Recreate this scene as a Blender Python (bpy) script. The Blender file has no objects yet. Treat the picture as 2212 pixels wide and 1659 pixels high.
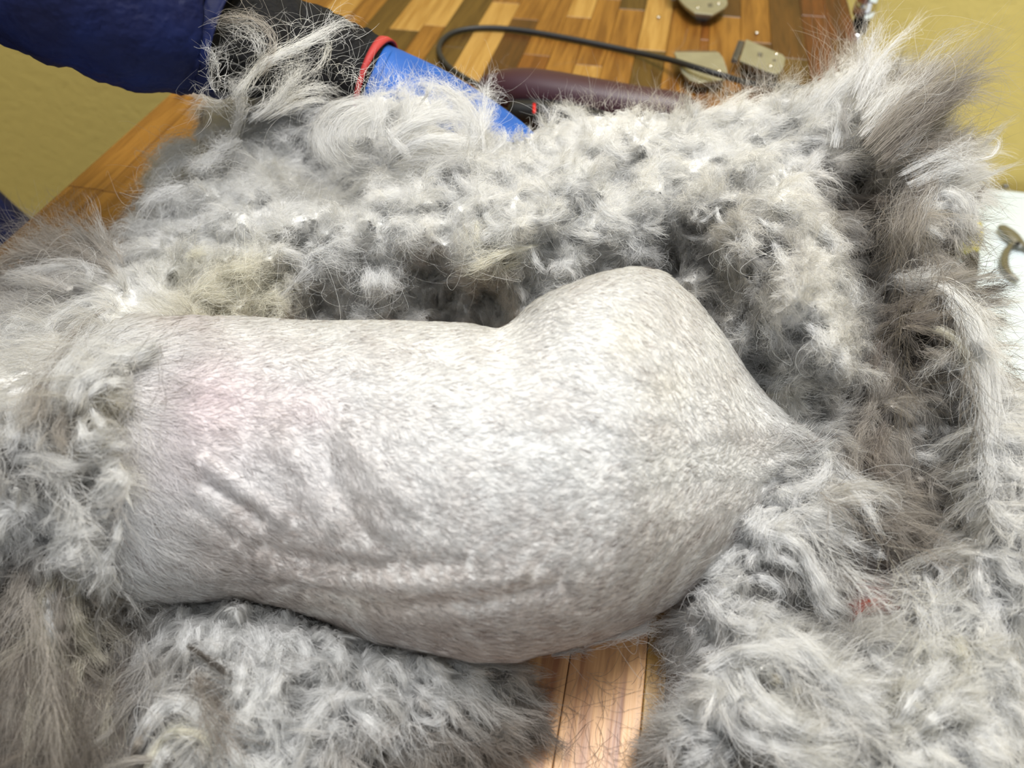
import bpy, math
import numpy as np
from mathutils import Vector
rng = np.random.default_rng(7)
scene = bpy.context.scene
COL = scene.collection

# ------------------------------------------------------------------ camera
H = 0.32                                   # camera height above the table top
FPX = 1661.0
AZ, PITCH = math.radians(11.6), math.radians(46)
cam_d = bpy.data.cameras.new('camera')
cam = bpy.data.objects.new('camera', cam_d); COL.objects.link(cam)
cam.location = (0, 0, H)
cam.rotation_euler = (math.pi/2 - PITCH, 0, AZ)
cam_d.sensor_width = 36; cam_d.lens = 36*FPX/2212
cam_d.clip_start = 0.01
cam_d.dof.use_dof = True
cam_d.dof.focus_distance = 0.36
cam_d.dof.aperture_fstop = 9.0
scene.camera = cam

# ------------------------------------------------------------------ world, lights, exposure
w = bpy.data.worlds.new('world'); scene.world = w; w.use_nodes = True
bg = w.node_tree.nodes['Background']
bg.inputs[0].default_value = (0.95, 0.98, 1.0, 1); bg.inputs[1].default_value = 0.62

def area(name, loc, size, power, col, aim):
    d = bpy.data.lights.new(name, 'AREA'); d.shape = 'RECTANGLE'; d.size, d.size_y = size
    d.energy = power; d.color = col
    o = bpy.data.objects.new(name, d); COL.objects.link(o); o.location = loc
    o.rotation_euler = (Vector(aim)-Vector(loc)).to_track_quat('-Z', 'Y').to_euler()
    return o
area('ceiling_light', (0.30, 0.72, 1.62), (0.9, 0.30), 18, (1.0, 0.985, 0.95), (0.25, 0.72, 0))
area("ceiling_light", (0.0, 0.24, 1.66), (0.9, 0.25), 11, (1.0, 0.99, 0.97), (0, 0.24, 0))
scene.view_settings.view_transform = 'Standard'; scene.view_settings.look = 'None'
scene.view_settings.gamma = 1; scene.view_settings.use_curve_mapping = False
scene.view_settings.exposure = 0.66
scene.cycles.max_bounces = 8; scene.cycles.diffuse_bounces = 6
scene.cycles.adaptive_threshold = 0.03
scene.cycles.transparent_max_bounces = 8
try: scene.cycles_curves.shape = 'RIBBONS'
except Exception: pass

# ------------------------------------------------------------------ helpers
FW = np.array([-math.sin(AZ)*math.cos(PITCH), math.cos(AZ)*math.cos(PITCH), -math.sin(PITCH)])
RT = np.array([math.cos(AZ), math.sin(AZ), 0.0]); UP = np.cross(RT, FW)
CAM = np.array([0, 0, H])
def rays(u, v):
    u = np.asarray(u, float)[..., None]; v = np.asarray(v, float)[..., None]
    return FW*FPX + RT*(u-1106) - UP*(v-829.5)
def P(u, v, z):
    """point at height z (m) seen at photo position u, v"""
    r = rays(u, v); t = (np.asarray(z, float) - H)/r[..., 2]
    return CAM + r*t[..., None]
def toPx(p):
    d = p - CAM; c = d@FW
    return 1106 + FPX*(d@RT)/c, 829.5 - FPX*(d@UP)/c
def noise(x, y, seed, scale, n=14):
    g = np.random.default_rng(seed); a = g.uniform(0, 2*np.pi, n); k = g.uniform(.6, 1.5, n)*2*np.pi/scale
    ph = g.uniform(0, 2*np.pi, n); s = 0
    for i in range(n): s = s + np.cos(x*np.cos(a[i])*k[i] + y*np.sin(a[i])*k[i] + ph[i])
    return s/math.sqrt(n/2)
def nrm(a): return a/np.maximum(np.linalg.norm(a, axis=-1, keepdims=True), 1e-12)

def tag(o, label=None, cat=None, group=None, kind=None):
    if label: o['label'] = label
    if cat: o['category'] = cat
    if group: o['group'] = group
    if kind: o['kind'] = kind
    return o
def mesh(name, V, F, m=None, parent=None, smooth=True, cols=None):
    me = bpy.data.meshes.new(name); V = np.asarray(V, float)
    me.from_pydata(V.tolist(), [], [tuple(int(i) for i in f) for f in F])
    me.validate(); me.update()
    if smooth: me.polygons.foreach_set('use_smooth', [True]*len(me.polygons))
    if cols is not None:
        a = me.color_attributes.new('Col', 'FLOAT_COLOR', 'POINT')
        a.data.foreach_set('color', np.hstack([cols, np.ones((len(cols), 1))]).astype(np.float32).ravel())
    if m: me.materials.append(m)
    o = bpy.data.objects.new(name, me); COL.objects.link(o)
    if parent:
        o.parent = parent
        o.matrix_parent_inverse = parent.matrix_basis.inverted()
    return o
def empty(name, loc):
    o = bpy.data.objects.new(name, None); o.location = loc; COL.objects.link(o); o.empty_display_size = .02
    return o
def box(x0, x1, y0, y1, z0, z1):
    V = [(x, y, z) for z in (z0, z1) for y in (y0, y1) for x in (x0, x1)]
    return V, [(0, 2, 3, 1), (4, 5, 7, 6), (0, 1, 5, 4), (2, 6, 7, 3), (0, 4, 6, 2), (1, 3, 7, 5)]
def bevel(o, wd, seg=2):
    b = o.modifiers.new('bevel', 'BEVEL'); b.width = wd; b.segments = seg; b.limit_method = 'ANGLE'; return o
def catmull(pts, n):
    p = np.asarray(pts, float); p = np.vstack([2*p[0]-p[1], p, 2*p[-1]-p[-2]])
    m = len(p)-3; t = np.linspace(0, m-1e-6, n); i = t.astype(int); f = (t-i)[:, None]
    a, b, c, d = p[i], p[i+1], p[i+2], p[i+3]
    return .5*(2*b + (c-a)*f + (2*a-5*b+4*c-d)*f**2 + (3*b-a-3*c+d)*f**3)
def loft(rings, cap=True):
    """rings: (n, k, 3)"""
    n, k = rings.shape[:2]; V = rings.reshape(-1, 3).tolist(); F = []
    for i in range(n-1):
        for j in range(k):
            F.append((i*k+j, i*k+(j+1) % k, (i+1)*k+(j+1) % k, (i+1)*k+j))
    if cap:
        F.append(tuple(range(k-1, -1, -1))); F.append(tuple(range((n-1)*k, n*k)))
    return V, F
def tube(path, rad, k=12, flat=None, up=(0, 0, 1), n=None):
    """rounded tube along a 3D path; rad = per point radius, flat = per point thickness ratio along up"""
    path = np.asarray(path, float); rad = np.asarray(rad, float)*np.ones(len(path))
    fl = np.ones(len(path)) if flat is None else np.asarray(flat, float)*np.ones(len(path))
    if n:
        q = catmull(np.hstack([path, rad[:, None], fl[:, None]]), n); path, rad, fl = q[:, :3], q[:, 3], q[:, 4]
    t = nrm(np.gradient(path, axis=0)); s = nrm(np.cross(t, np.asarray(up, float))); b = np.cross(s, t)
    a = np.linspace(0, 2*np.pi, k, endpoint=False)
    return path[:, None] + s[:, None]*(np.cos(a)[None, :, None]*rad[:, None, None]) + b[:, None]*(np.sin(a)[None, :, None]*(rad*fl)[:, None, None])
def round_ends(path, rad, m=4):
    """adds closing rings at both ends"""
    path = np.asarray(path, float); rad = np.asarray(rad, float)*np.ones(len(path))
    d0 = nrm(path[0]-path[1]); d1 = nrm(path[-1]-path[-2]); A = []; B = []
    for i in range(m, 0, -1):
        x = i/m*np.pi/2*.98; A.append((path[0]+d0*rad[0]*math.sin(x), rad[0]*math.cos(x)))
        B.insert(0, (path[-1]+d1*rad[-1]*math.sin(x), rad[-1]*math.cos(x)))
    return np.array([a[0] for a in A]+list(path)+[b[0] for b in B]), np.array([a[1] for a in A]+list(rad)+[b[1] for b in B])
def prism(poly, z0, z1):
    """vertical prism over world xy polygon"""
    n = len(poly); V = [(x, y, z0) for x, y in poly]+[(x, y, z1) for x, y in poly]
    F = [tuple(range(n-1, -1, -1)), tuple(range(n, 2*n))]+[(i, (i+1) % n, n+(i+1) % n, n+i) for i in range(n)]
    return V, F
def disc(c, r, h, k=14, ax=(0, 0, 1)):
    c = np.array(c, float); ax = nrm(np.array(ax, float)); s = nrm(np.cross(ax, (0.3, 1, 0.2))); b = np.cross(ax, s)
    prof = [(r, 0), (r, h*.6), (r*.8, h*.9), (r*.3, h)]
    a = np.linspace(0, 2*np.pi, k, endpoint=False)
    R = np.array([[c + ax*z + (s*math.cos(x)+b*math.sin(x))*q for x in a] for q, z in prof])
    return loft(R)
def inside(poly, u, v):
    poly = np.asarray(poly, float); r = np.zeros(np.shape(u), bool); j = len(poly)-1
    for i in range(len(poly)):
        xi, yi = poly[i]; xj, yj = poly[j]
        c = ((yi > v) != (yj > v)) & (u < (xj-xi)*(v-yi)/(yj-yi+1e-12)+xi); r ^= c; j = i
    return r

# ------------------------------------------------------------------ materials
def mat(name, col, rough=.5, spec=.5, metal=0, bump=None, var=None, coat=0):
    m = bpy.data.materials.new(name); m.use_nodes = True; nt = m.node_tree; b = nt.nodes['Principled BSDF']
    b.inputs['Base Color'].default_value = (*col, 1); b.inputs['Roughness'].default_value = rough
    b.inputs['Specular IOR Level'].default_value = spec; b.inputs['Metallic'].default_value = metal
    b.inputs['Coat Weight'].default_value = coat
    tc = nt.nodes.new('ShaderNodeTexCoord')
    if var:
        n = nt.nodes.new('ShaderNodeTexNoise'); n.inputs['Scale'].default_value = var[0]; n.inputs['Detail'].default_value = 5
        r = nt.nodes.new('ShaderNodeValToRGB'); r.color_ramp.elements[0].position = .35; r.color_ramp.elements[1].position = .68
        r.color_ramp.elements[0].color = (*var[1], 1); r.color_ramp.elements[1].color = (*col, 1)
        nt.links.new(tc.outputs['Object'], n.inputs['Vector']); nt.links.new(n.outputs['Fac'], r.inputs[0]); nt.links.new(r.outputs[0], b.inputs['Base Color'])
    if bump:
        n = nt.nodes.new('ShaderNodeTexNoise'); n.inputs['Scale'].default_value = bump[0]; n.inputs['Detail'].default_value = 4
        k = nt.nodes.new('ShaderNodeBump'); k.inputs['Strength'].default_value = bump[1]; k.inputs['Distance'].default_value = bump[2]
        nt.links.new(tc.outputs['Object'], n.inputs['Vector']); nt.links.new(n.outputs['Fac'], k.inputs['Height']); nt.links.new(k.outputs[0], b.inputs['Normal'])
    return m
M = dict(
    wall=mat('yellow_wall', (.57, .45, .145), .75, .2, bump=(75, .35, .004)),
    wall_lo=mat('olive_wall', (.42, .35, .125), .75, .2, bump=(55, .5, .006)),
    floor=mat('floor_brown', (.06, .035, .022), .6, .3, var=(9, (.03, .015, .01))),
    white=mat('white_laminate', (.62, .70, .74), .28, .4),
    navy=mat('navy_cloth', (.004, .010, .060), .6, .14, bump=(26, .9, .012), var=(30, (.003, .005, .030))),
    knit=mat('black_knit', (.012, .012, .013), .95, .12, bump=(260, 1, .004)),
    blue=mat('blue_glove', (.006, .095, .40), .55, .35, bump=(160, .35, .001), var=(34, (.006, .06, .27))),
    red=mat('red_trim', (.36, .035, .035), .6, .3, bump=(300, .4, .001)),
    stain=mat('ink_stain', (.006, .01, .09), .8, .1),
    maroon=mat('maroon_plastic', (.038, .012, .020), .42, .4),
    black=mat('black_plastic', (.008, .008, .009), .4, .4),
    cord=mat('black_rubber', (.016, .017, .019), .5, .4),
    redp=mat('red_plastic', (.55, .01, .01), .4, .5),
    steel=mat('blade_steel', (.36, .35, .26), .38, .5, metal=.6, var=(60, (.31, .30, .22))),
    steel2=mat('comb_steel', (.23, .23, .23), .38, .5, metal=.8),
    chrome=mat('chrome', (.78, .78, .78), .08, .5, metal=1),
    ink=mat('engraving', (.10, .09, .06), .7, .2),
    yplast=mat('yellow_plastic', (.62, .52, .03), .45, .4, var=(60, (.42, .38, .04))),
    tool=mat('tool_steel', (.30, .30, .28), .3, .5, metal=.85),
    redc=mat('red_cloth', (.20, .045, .03), .9, .1, bump=(200, .6, .002)),
    edge=mat('table_underside', (.16, .07, .025), .5, .3),
)
def wood(name, col, dark, seed):
    m = bpy.data.materials.new(name); m.use_nodes = True; nt = m.node_tree; b = nt.nodes['Principled BSDF']
    tc = nt.nodes.new('ShaderNodeTexCoord'); mp = nt.nodes.new('ShaderNodeMapping')
    mp.inputs['Scale'].default_value = (75, 4.0, 75); mp.inputs['Location'].default_value = (seed*3.7, seed*1.3, 0)
    oi = nt.nodes.new('ShaderNodeObjectInfo'); ad = nt.nodes.new('ShaderNodeVectorMath'); ad.operation = 'ADD'
    sc = nt.nodes.new('ShaderNodeVectorMath'); sc.operation = 'SCALE'; sc.inputs['Scale'].default_value = 40
    cb = nt.nodes.new('ShaderNodeCombineXYZ')
    nt.links.new(oi.outputs['Random'], cb.inputs[0]); nt.links.new(oi.outputs['Random'], cb.inputs[1])
    nt.links.new(cb.outputs[0], sc.inputs[0]); nt.links.new(tc.outputs['Object'], mp.inputs[0])
    nt.links.new(mp.outputs[0], ad.inputs[0]); nt.links.new(sc.outputs[0], ad.inputs[1])
    n1 = nt.nodes.new('ShaderNodeTexNoise'); n1.inputs['Scale'].default_value = 1.0; n1.inputs['Detail'].default_value = 6; n1.inputs['Distortion'].default_value = 1.1
    n2 = nt.nodes.new('ShaderNodeTexNoise'); n2.inputs['Scale'].default_value = 5.0; n2.inputs['Detail'].default_value = 4
    nt.links.new(ad.outputs[0], n1.inputs['Vector']); nt.links.new(ad.outputs[0], n2.inputs['Vector'])
    r = nt.nodes.new('ShaderNodeValToRGB'); e = r.color_ramp.elements
    e[0].position = .40; e[0].color = (*dark, 1); e[1].position = .58; e[1].color = (*col, 1)
    mx = nt.nodes.new('ShaderNodeMath'); mx.operation = 'MULTIPLY_ADD'; mx.inputs[1].default_value = .35
    sb = nt.nodes.new('ShaderNodeMath'); sb.operation = 'MULTIPLY'; sb.inputs[1].default_value = .65
    nt.links.new(n1.outputs['Fac'], sb.inputs[0]); nt.links.new(n2.outputs['Fac'], mx.inputs[0]); nt.links.new(sb.outputs[0], mx.inputs[2])
    nt.links.new(mx.outputs[0], r.inputs[0]); nt.links.new(r.outputs[0], b.inputs['Base Color'])
    b.inputs['Roughness'].default_value = .36; b.inputs['Specular IOR Level'].default_value = .5
    bp = nt.nodes.new('ShaderNodeBump'); bp.inputs['Strength'].default_value = .25; bp.inputs['Distance'].default_value = .001
    nt.links.new(n2.outputs['Fac'], bp.inputs['Height']); nt.links.new(bp.outputs[0], b.inputs['Normal'])
    return m
WOODS = [wood('acacia_gold', (0.222, 0.0999, 0.01628), (0.1184, 0.0444, 0.00592), 1), wood('acacia_orange', (0.148, 0.0518, 0.0074), (0.074, 0.02072, 0.00296), 2),
         wood('acacia_brown', (0.0777, 0.0296, 0.00592), (0.037, 0.01258, 0.00296), 3), wood('acacia_olive', (0.0851, 0.04588, 0.00888), (0.0444, 0.02072, 0.0037), 4),
         wood('acacia_blond', (0.3552, 0.2072, 0.0555), (0.2442, 0.1221, 0.02368), 5), wood('acacia_red', (0.1036, 0.02664, 0.00592), (0.0407, 0.00888, 0.00296), 6),
         wood('acacia_streaked_glare', (.58, .33, .15), (.25, .11, .055), 7)]  # streaked grain, with overhead glare brightened into its colour

def fur_mat(name, transl=.30, spec=.25):
    m = bpy.data.materials.new(name); m.use_nodes = True; nt = m.node_tree; nt.nodes.clear()
    out = nt.nodes.new('ShaderNodeOutputMaterial')
    at = nt.nodes.new('ShaderNodeAttribute'); at.attribute_name = 'Col'
    an = nt.nodes.new('ShaderNodeAttribute'); an.attribute_name = 'sn'
    d = nt.nodes.new('ShaderNodeBsdfPrincipled'); d.inputs['Roughness'].default_value = .5; d.inputs['Specular IOR Level'].default_value = spec
    t = nt.nodes.new('ShaderNodeBsdfTranslucent'); mx = nt.nodes.new('ShaderNodeMixShader'); mx.inputs[0].default_value = transl
    nt.links.new(at.outputs['Color'], d.inputs['Base Color']); nt.links.new(at.outputs['Color'], t.inputs['Color'])
    nt.links.new(an.outputs['Vector'], d.inputs['Normal'])
    nt.links.new(d.outputs[0], mx.inputs[1]); nt.links.new(t.outputs[0], mx.inputs[2]); nt.links.new(mx.outputs[0], out.inputs[0])
    return m
M['fur'] = fur_mat('long_fur', .58, .2)
M['shortfur'] = fur_mat('short_fur', .15, .2)
def skin_mat(name):
    m = mat(name, (.6, .6, .6), .9, .05, bump=(300, .5, .003)); nt = m.node_tree
    at = nt.nodes.new('ShaderNodeAttribute'); at.attribute_name = 'Col'
    nt.links.new(at.outputs['Color'], nt.nodes['Principled BSDF'].inputs['Base Color']); return m
M['skin'] = skin_mat('fur_underlayer')

# ------------------------------------------------------------------ room
def struct(name, V, F, m):
    return tag(mesh(name, V, F, m, smooth=False), kind='structure')
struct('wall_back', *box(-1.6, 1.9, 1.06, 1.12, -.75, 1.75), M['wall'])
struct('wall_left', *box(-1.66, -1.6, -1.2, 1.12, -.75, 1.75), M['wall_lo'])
struct('wall_right', *box(1.9, 1.96, -1.2, 1.12, -.75, 1.75), M['wall'])
struct('floor', *box(-1.66, 1.96, -1.2, 1.12, -.81, -.75), M['floor'])
struct('baseboard_back', *box(-1.6, 1.9, 1.045, 1.06, -.75, -.66), M['white'])

# ------------------------------------------------------------------ table of staves
TX0, TX1, TY0, TY1, TT = -.4405, .185, -.12, 1.015, .028
tbl = empty('grooming_table', (0, .45, -.75))
tag(tbl, 'wooden grooming table with butcher block top of striped staves under the cat', 'table')
widths = []; x = TX0; CUT = [.0277, .0365]
while x < TX1-1e-4:
    wd = min(float(rng.uniform(.024, .034)), TX1-x)
    for q_ in CUT:
        if x < q_-1e-5 and x+wd > q_-.010: wd = q_-x; break
    if TX1-x-wd < .012: wd = TX1-x
    widths.append((x, x+wd)); x += wd
cyc = [1, 0, 3, 1, 2, 0, 4, 2, 1, 3, 0, 5, 4, 1, 2, 0, 3, 1, 5]
ks = 0
for a, b in widths:
    y = TY0 - float(rng.uniform(0, .12)); 
    while y < TY1-.004:
        L = float(rng.uniform(.12, .27)) if not (-.06 < a < .04 and y < .06) else .5
        y1 = min(y+L, TY1)
        if TY1-y1 < .05: y1 = TY1
        ya = max(y, TY0)
        if y1 > ya+.004:
            wi = int(rng.choice(6, p=[.22, .26, .17, .16, .11, .08])); ks += 1
            if a > .10: wi = [5, 1, 2, 5][ks % 4]
            if a < -.40: wi = 0
            if y1 > .04 and ya < .30 and -.075 < a < .0276: wi = 6  # near staves get the wood with painted glare
            if abs(a-.0277) < 1e-3 and ya < .35: wi = 4
            if abs(a-.0365) < 1e-3 and ya < .35: wi = 0
            V, F = box(a+.00015, b-.00015, ya+.0002, y1-.0002, -TT, -float(rng.uniform(0, .00012)))
            o = mesh('stave', V, F, WOODS[wi], tbl, smooth=False); bevel(o, .0004, 1)
        y = y1
for sx in (TX0+.04, TX1-.09):
    for sy in (0.0, TY1-.12):
        mesh('leg', *box(sx, sx+.05, sy, sy+.05, -.75, -TT-.03), M['edge'], tbl, smooth=False)
mesh('frame', *box(TX0+.03, TX1-.03, TY0+.05, TY1-.05, -TT-.03, -TT-.0002), M['edge'], tbl, smooth=False)

# ------------------------------------------------------------------ white cabinet right of the table
cab = empty('white_cabinet', (.55, .8, -.75)); tag(cab, 'low white cabinet against the yellow wall beside the table', 'cabinet')
bevel(mesh('top', *box(.235, 1.1, .47, 1.045, -.285, -.256), M['white'], cab, smooth=False), .002)
mesh('body', *box(.25, 1.08, .485, 1.04, -.75, -.2852), M['white'], cab, smooth=False)
for i in range(2):
    mesh('door', *box(.26+i*.41, .66+i*.41, .473, .4848, -.73, -.30), M['white'], cab, smooth=False)

# ------------------------------------------------------------------ chrome clamp at the table's far corner
cl = empty('chrome_clamp', tuple(P(1863, 70, 0))); tag(cl, 'shiny chrome post clamp at the far right corner of the table', 'clamp')
c = P(1866, 10, -.01)
def lathe(c, prof, k=28):
    a = np.linspace(0, 2*np.pi, k, endpoint=False)
    return loft(np.array([[(c[0]+r*math.cos(x), c[1]+r*math.sin(x), c[2]+z) for x in a] for r, z in prof]))
c = P(1866, 30, -.0)
mesh('collar', *lathe(c, [(.002, .034), (.011, .034), (.0125, .031), (.0125, .02), (.0115, .018), (.0115, .012), (.0125, .010), (.0125, .001), (.011, -.002), (.002, -.003)]), M['chrome'], cl)
mesh('pole', *lathe(c, [(.0075, .42), (.0075, .0345)]), M['chrome'], cl)
mesh('spacer', *lathe(c, [(.0085, -.0035), (.0085, -.018)]), M['black'], cl)
mesh('foot', *lathe(c, [(.004, -.0185), (.0085, -.019), (.0095, -.026), (.006, -.034), (.002, -.035)]), M['chrome'], cl)

# ------------------------------------------------------------------ clipper blades
def blade(label, outline, z, comb, rivets, marks=None, side=None, lift=.0):
    e = empty('clipper_blade', tuple(P(*np.mean(outline, 0), 0))); tag(e, label, 'clipper blade', 'loose clipper blades on the table')
    pts = P([p[0] for p in outline], [p[1] for p in outline], z)[:, :2]
    ctr = pts.mean(0)
    bevel(mesh('plate', *prism(pts.tolist(), z-.0022, z), M['steel'], e, smooth=False), .0007, 2)
    low = ctr + (pts-ctr)*.86
    bevel(mesh('cutter', *prism(low.tolist(), z-.0075, z-.0024), M['steel2'], e, smooth=False), .0008, 2)
    foot = ctr + (pts-ctr)*.6
    mesh('foot', *prism(foot.tolist(), .0001, z-.0077), M['steel2'], e, smooth=False)
    for u, v in rivets:
        q = P(u, v, z); mesh('rivet', *disc((q[0], q[1], z-.0002), .0022, .0012), M['chrome'], e)
    for pl in marks or []:
        q = P([p[0] for p in pl], [p[1] for p in pl], z)[:, :2]; mesh('engraving', *prism(q.tolist(), z-.0001, z+.00008), M['ink'], e, smooth=False)
    a, b = comb; A = P(*a, z)[:2]; B = P(*b, z)[:2]; n = 16; t = nrm(B-A); o_ = np.array([t[1], -t[0]])
    if np.dot(o_, A-ctr) < 0: o_ = -o_
    me = None
    for i in range(n):
        c0 = A+(B-A)*((i+.5)/n); hw = np.linalg.norm(B-A)/n*.32
        q = [c0-t*hw, c0+t*hw, c0+t*hw*.4+o_*.006, c0-t*hw*.4+o_*.006]
        if me is None:
            me = []
        o = mesh('comb_tooth', *prism([tuple(x) for x in q], z-.0045, z-.0008), M['steel2'], e, smooth=False)
blade('steel clipper blade cut by the top edge of the photo, two rivets', [(1445, -60), (1462, -8), (1478, 10), (1500, 27), (1540, 31), (1566, 16), (1572, 8), (1568, -20), (1560, -60)], .014, ((1440, -55), (1462, -8)), [(1507, 16), (1552, 7)], [[(1528, 8), (1538, 6), (1540, 15), (1530, 16)]])
blade('steel clipper blade lying under the black cord', [(1456, 112), (1553, 112), (1563, 125), (1572, 152), (1569, 170), (1510, 178), (1490, 172), (1474, 156)], .012, ((1460, 112), (1550, 112)), [(1553, 153)])
blade('steel clipper blade between the cord and the table corner, engraved face up', [(1612, 84), (1690, 117), (1697, 124), (1694, 142), (1686, 155), (1676, 159), (1655, 153), (1597, 130)], .014, ((1609, 86), (1594, 128)), [(1677, 116), (1664, 142)], [[(1637, 113), (1648, 115), (1646, 124), (1636, 121)], [(1670, 127), (1678, 129), (1676, 134), (1668, 132)]])
for i, (u, v, lb) in enumerate([(1422, 40, 'tiny round steel screw on the staves left of the blades'), (1634, 74, 'tiny round steel screw beside the engraved clipper blade')]):
    q = P(u, v, 0); s = empty('screw', tuple(q)); tag(s, lb, 'screw', 'loose screws on the table')
    mesh('head', *disc((q[0], q[1], .0015), .0023, .0012), M['chrome'], s); mesh('shank', *disc((q[0], q[1], .0001), .0009, .0013), M['steel2'], s)

# ------------------------------------------------------------------ cord and clipper
def world_path(pts): return np.array([P(u, v, z) for u, v, z in pts])
cp = catmull(world_path([(1062, 196, .016), (1010, 172, .008), (965, 140, .004), (948, 108, .0035), (960, 82, .0035), (992, 66, .0035), (1050, 60, .0035), (1130, 66, .0035), (1250, 87, .0035), (1370, 112, .004), (1450, 130, .012), (1500, 145, .0185), (1560, 163, .018), (1630, 181, .008), (1740, 193, .0035), (1840, 240, .0035)]), 90)
tag(mesh('power_cord', *loft(tube(cp, .0027, 10)), M['cord']), 'black rubber power cord looping from the clipper across the staves', 'cord')
clp = empty('hair_clipper', tuple(P(1250, 240, 0))); tag(clp, 'dark maroon electric hair clipper lying behind the matted coat', 'hair clipper')
pp = world_path([(1062, 185, .017), (1090, 190, .019), (1150, 196, .021), (1250, 212, .021), (1350, 228, .020), (1430, 238, .019), (1462, 243, .018)])
pr = np.array([.011, .0165, .0195, .0195, .0185, .0175, .017]); p2, r2 = round_ends(pp, pr, 4)
mesh('body', *loft(tube(p2, r2, 20, flat=.92, n=48)), M['maroon'], clp)
pp2 = world_path([(1120, 240, .013), (1170, 247, .013), (1230, 256, .013), (1290, 266, .013)]); p2, r2 = round_ends(pp2, [.010, .0125, .0125, .011], 3)
mesh('grip', *loft(tube(p2, r2, 14, n=24)), M['black'], clp)
sw = world_path([(1154, 226, .0235), (1154, 243, .0235)])
mesh('switch', *loft(tube(*round_ends(sw, .0014, 2), 8)), M['redp'], clp)
bl = P([1438, 1462, 1500, 1492, 1450], [196, 205, 236, 250, 252], .024)[:, :2]
bevel(mesh('blade_head', *prism(bl.tolist(), .004, .024), M['black'], clp, smooth=False), .001)
bl = P([1450, 1468, 1505, 1498], [196, 200, 236, 240], .026)[:, :2]
bevel(mesh('blade', *prism(bl.tolist(), .0242, .0265), M['steel2'], clp, smooth=False), .0006)

# ------------------------------------------------------------------ things on the white cabinet
zc = -.256
g = empty('tool_grip', tuple(P(2100, 515, zc))); tag(g, 'yellow plastic handle on the white cabinet half hidden by taupe fur', 'handle')
gp, gr = round_ends(world_path([(2098, 492, zc+.014), (2096, 510, zc+.014), (2092, 535, zc+.014)]), [.0125, .014, .0125], 4)
mesh('grip', *loft(tube(gp, gr, 18, n=24)), M['yplast'], g)
gp, gr = round_ends(world_path([(2099, 555, zc+.009), (2096, 590, zc+.008), (2090, 640, zc+.008)]), [.0085, .0078, .007], 3)
mesh('shaft', *loft(tube(gp, gr, 12, n=20)), M['black'], g)
nt_ = empty('nail_clippers', tuple(P(2190, 530, zc))); tag(nt_, 'steel nail clippers with curved handles on the white cabinet', 'nail clippers')
mesh('jaw', *loft(tube(*round_ends(world_path([(2168, 494, zc+.008), (2184, 508, zc+.008), (2203, 528, zc+.007)]), [.0075, .0095, .0075], 3), 12, flat=.55, n=22)), M['tool'], nt_)
mesh('handle', *loft(tube(*round_ends(world_path([(2187, 528, zc+.006), (2173, 545, zc+.006), (2169, 570, zc+.006), (2178, 590, zc+.006), (2196, 605, zc+.006)]), [.0035, .0045, .005, .0045, .003], 3), 12, flat=.9, n=36)), M['tool'], nt_)
mesh('handle', *loft(tube(*round_ends(world_path([(2203, 527, zc+.006), (2225, 540, zc+.006), (2260, 570, zc+.006), (2290, 620, zc+.006)]), [.004, .005, .005, .003], 3), 12, flat=.9, n=30)), M['tool'], nt_)
q = P(2199, 526, zc+.011); mesh('pivot', *disc(q, .003, .002), M['black'], nt_)
q = P(2172, 403, zc); tag(mesh('speck', *disc((q[0], q[1], zc), .004, .003), M['steel2']), 'small dark knob at the back edge of the white cabinet', 'knob')

# ------------------------------------------------------------------ person
per = empty('person', (-.62, .5, -.75)); tag(per, 'person in a navy smock and blue glove holding up the matted coat', 'person')
# torso in navy smock left of the table
rings = []
for z, rx, ry, cx, cy in [(-.52, .15, .20, -.665, .42), (-.40, .15, .20, -.665, .42), (-.25, .150, .20, -.67, .42), (-.12, .13, .18, -.69, .40), (0, .12, .17, -.71, .38), (.15, .115, .17, -.73, .36), (.3, .115, .18, -.75, .36), (.42, .10, .17, -.76, .36), (.48, .06, .10, -.77, .36)]:
    a = np.linspace(0, 2*np.pi, 32, endpoint=False)
    rings.append(np.stack([cx+rx*np.cos(a), cy+ry*np.sin(a), np.full(32, z)+0*a], 1))
mesh('smock', *loft(np.array(rings)), M['navy'], per)
for s in (-.09, .09):
    lp = np.array([(-.67, .42+s, -.5), (-.67, .42+s, -.62), (-.67, .42+s, -.72)])
    mesh('leg', *loft(tube(lp, [.075, .065, .05], 16)), M['knit'], per)
# sleeve
sp = world_path([(-420, -330, .225), (-250, -250, .21), (-60, -160, .195), (120, -60, .178), (300, 32, .155), (430, 66, .142), (505, 92, .136)])
sr = np.array([.060, .058, .054, .049, .0445, .038, .0345])
n = 90; R = tube(sp, sr, 64, n=n, flat=.85)
ctr = R.mean(1, keepdims=True); d = R-ctr; ii = np.arange(n)[:, None]; aa = np.linspace(0, 2*np.pi, 64, endpoint=False)[None]
wr = .030*np.sin(ii*.55+2.2*np.sin(aa*2+ii*.07)+aa)*(.3+.7*np.sin(aa*1.5+ii*.11)**2) + .022*noise(ii*2.2, aa*14, 3, 14)+.012*noise(ii*3.0, aa*22, 4, 8)
R = ctr + d*(1+.6*wr)[..., None]
V, F = loft(R, cap=False); sl = mesh('sleeve', V, F, M['navy'], per); so = sl.modifiers.new('solid', 'SOLIDIFY'); so.thickness = .0015
# seam across the sleeve
seam = R[60] ; sm = np.vstack([seam, seam[:1]]); mesh('seam', *loft(tube(ctr[60]+(sm-ctr[60])*1.008, .0006, 6, up=(.3, .2, 1))), M['navy'], sl)
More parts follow.
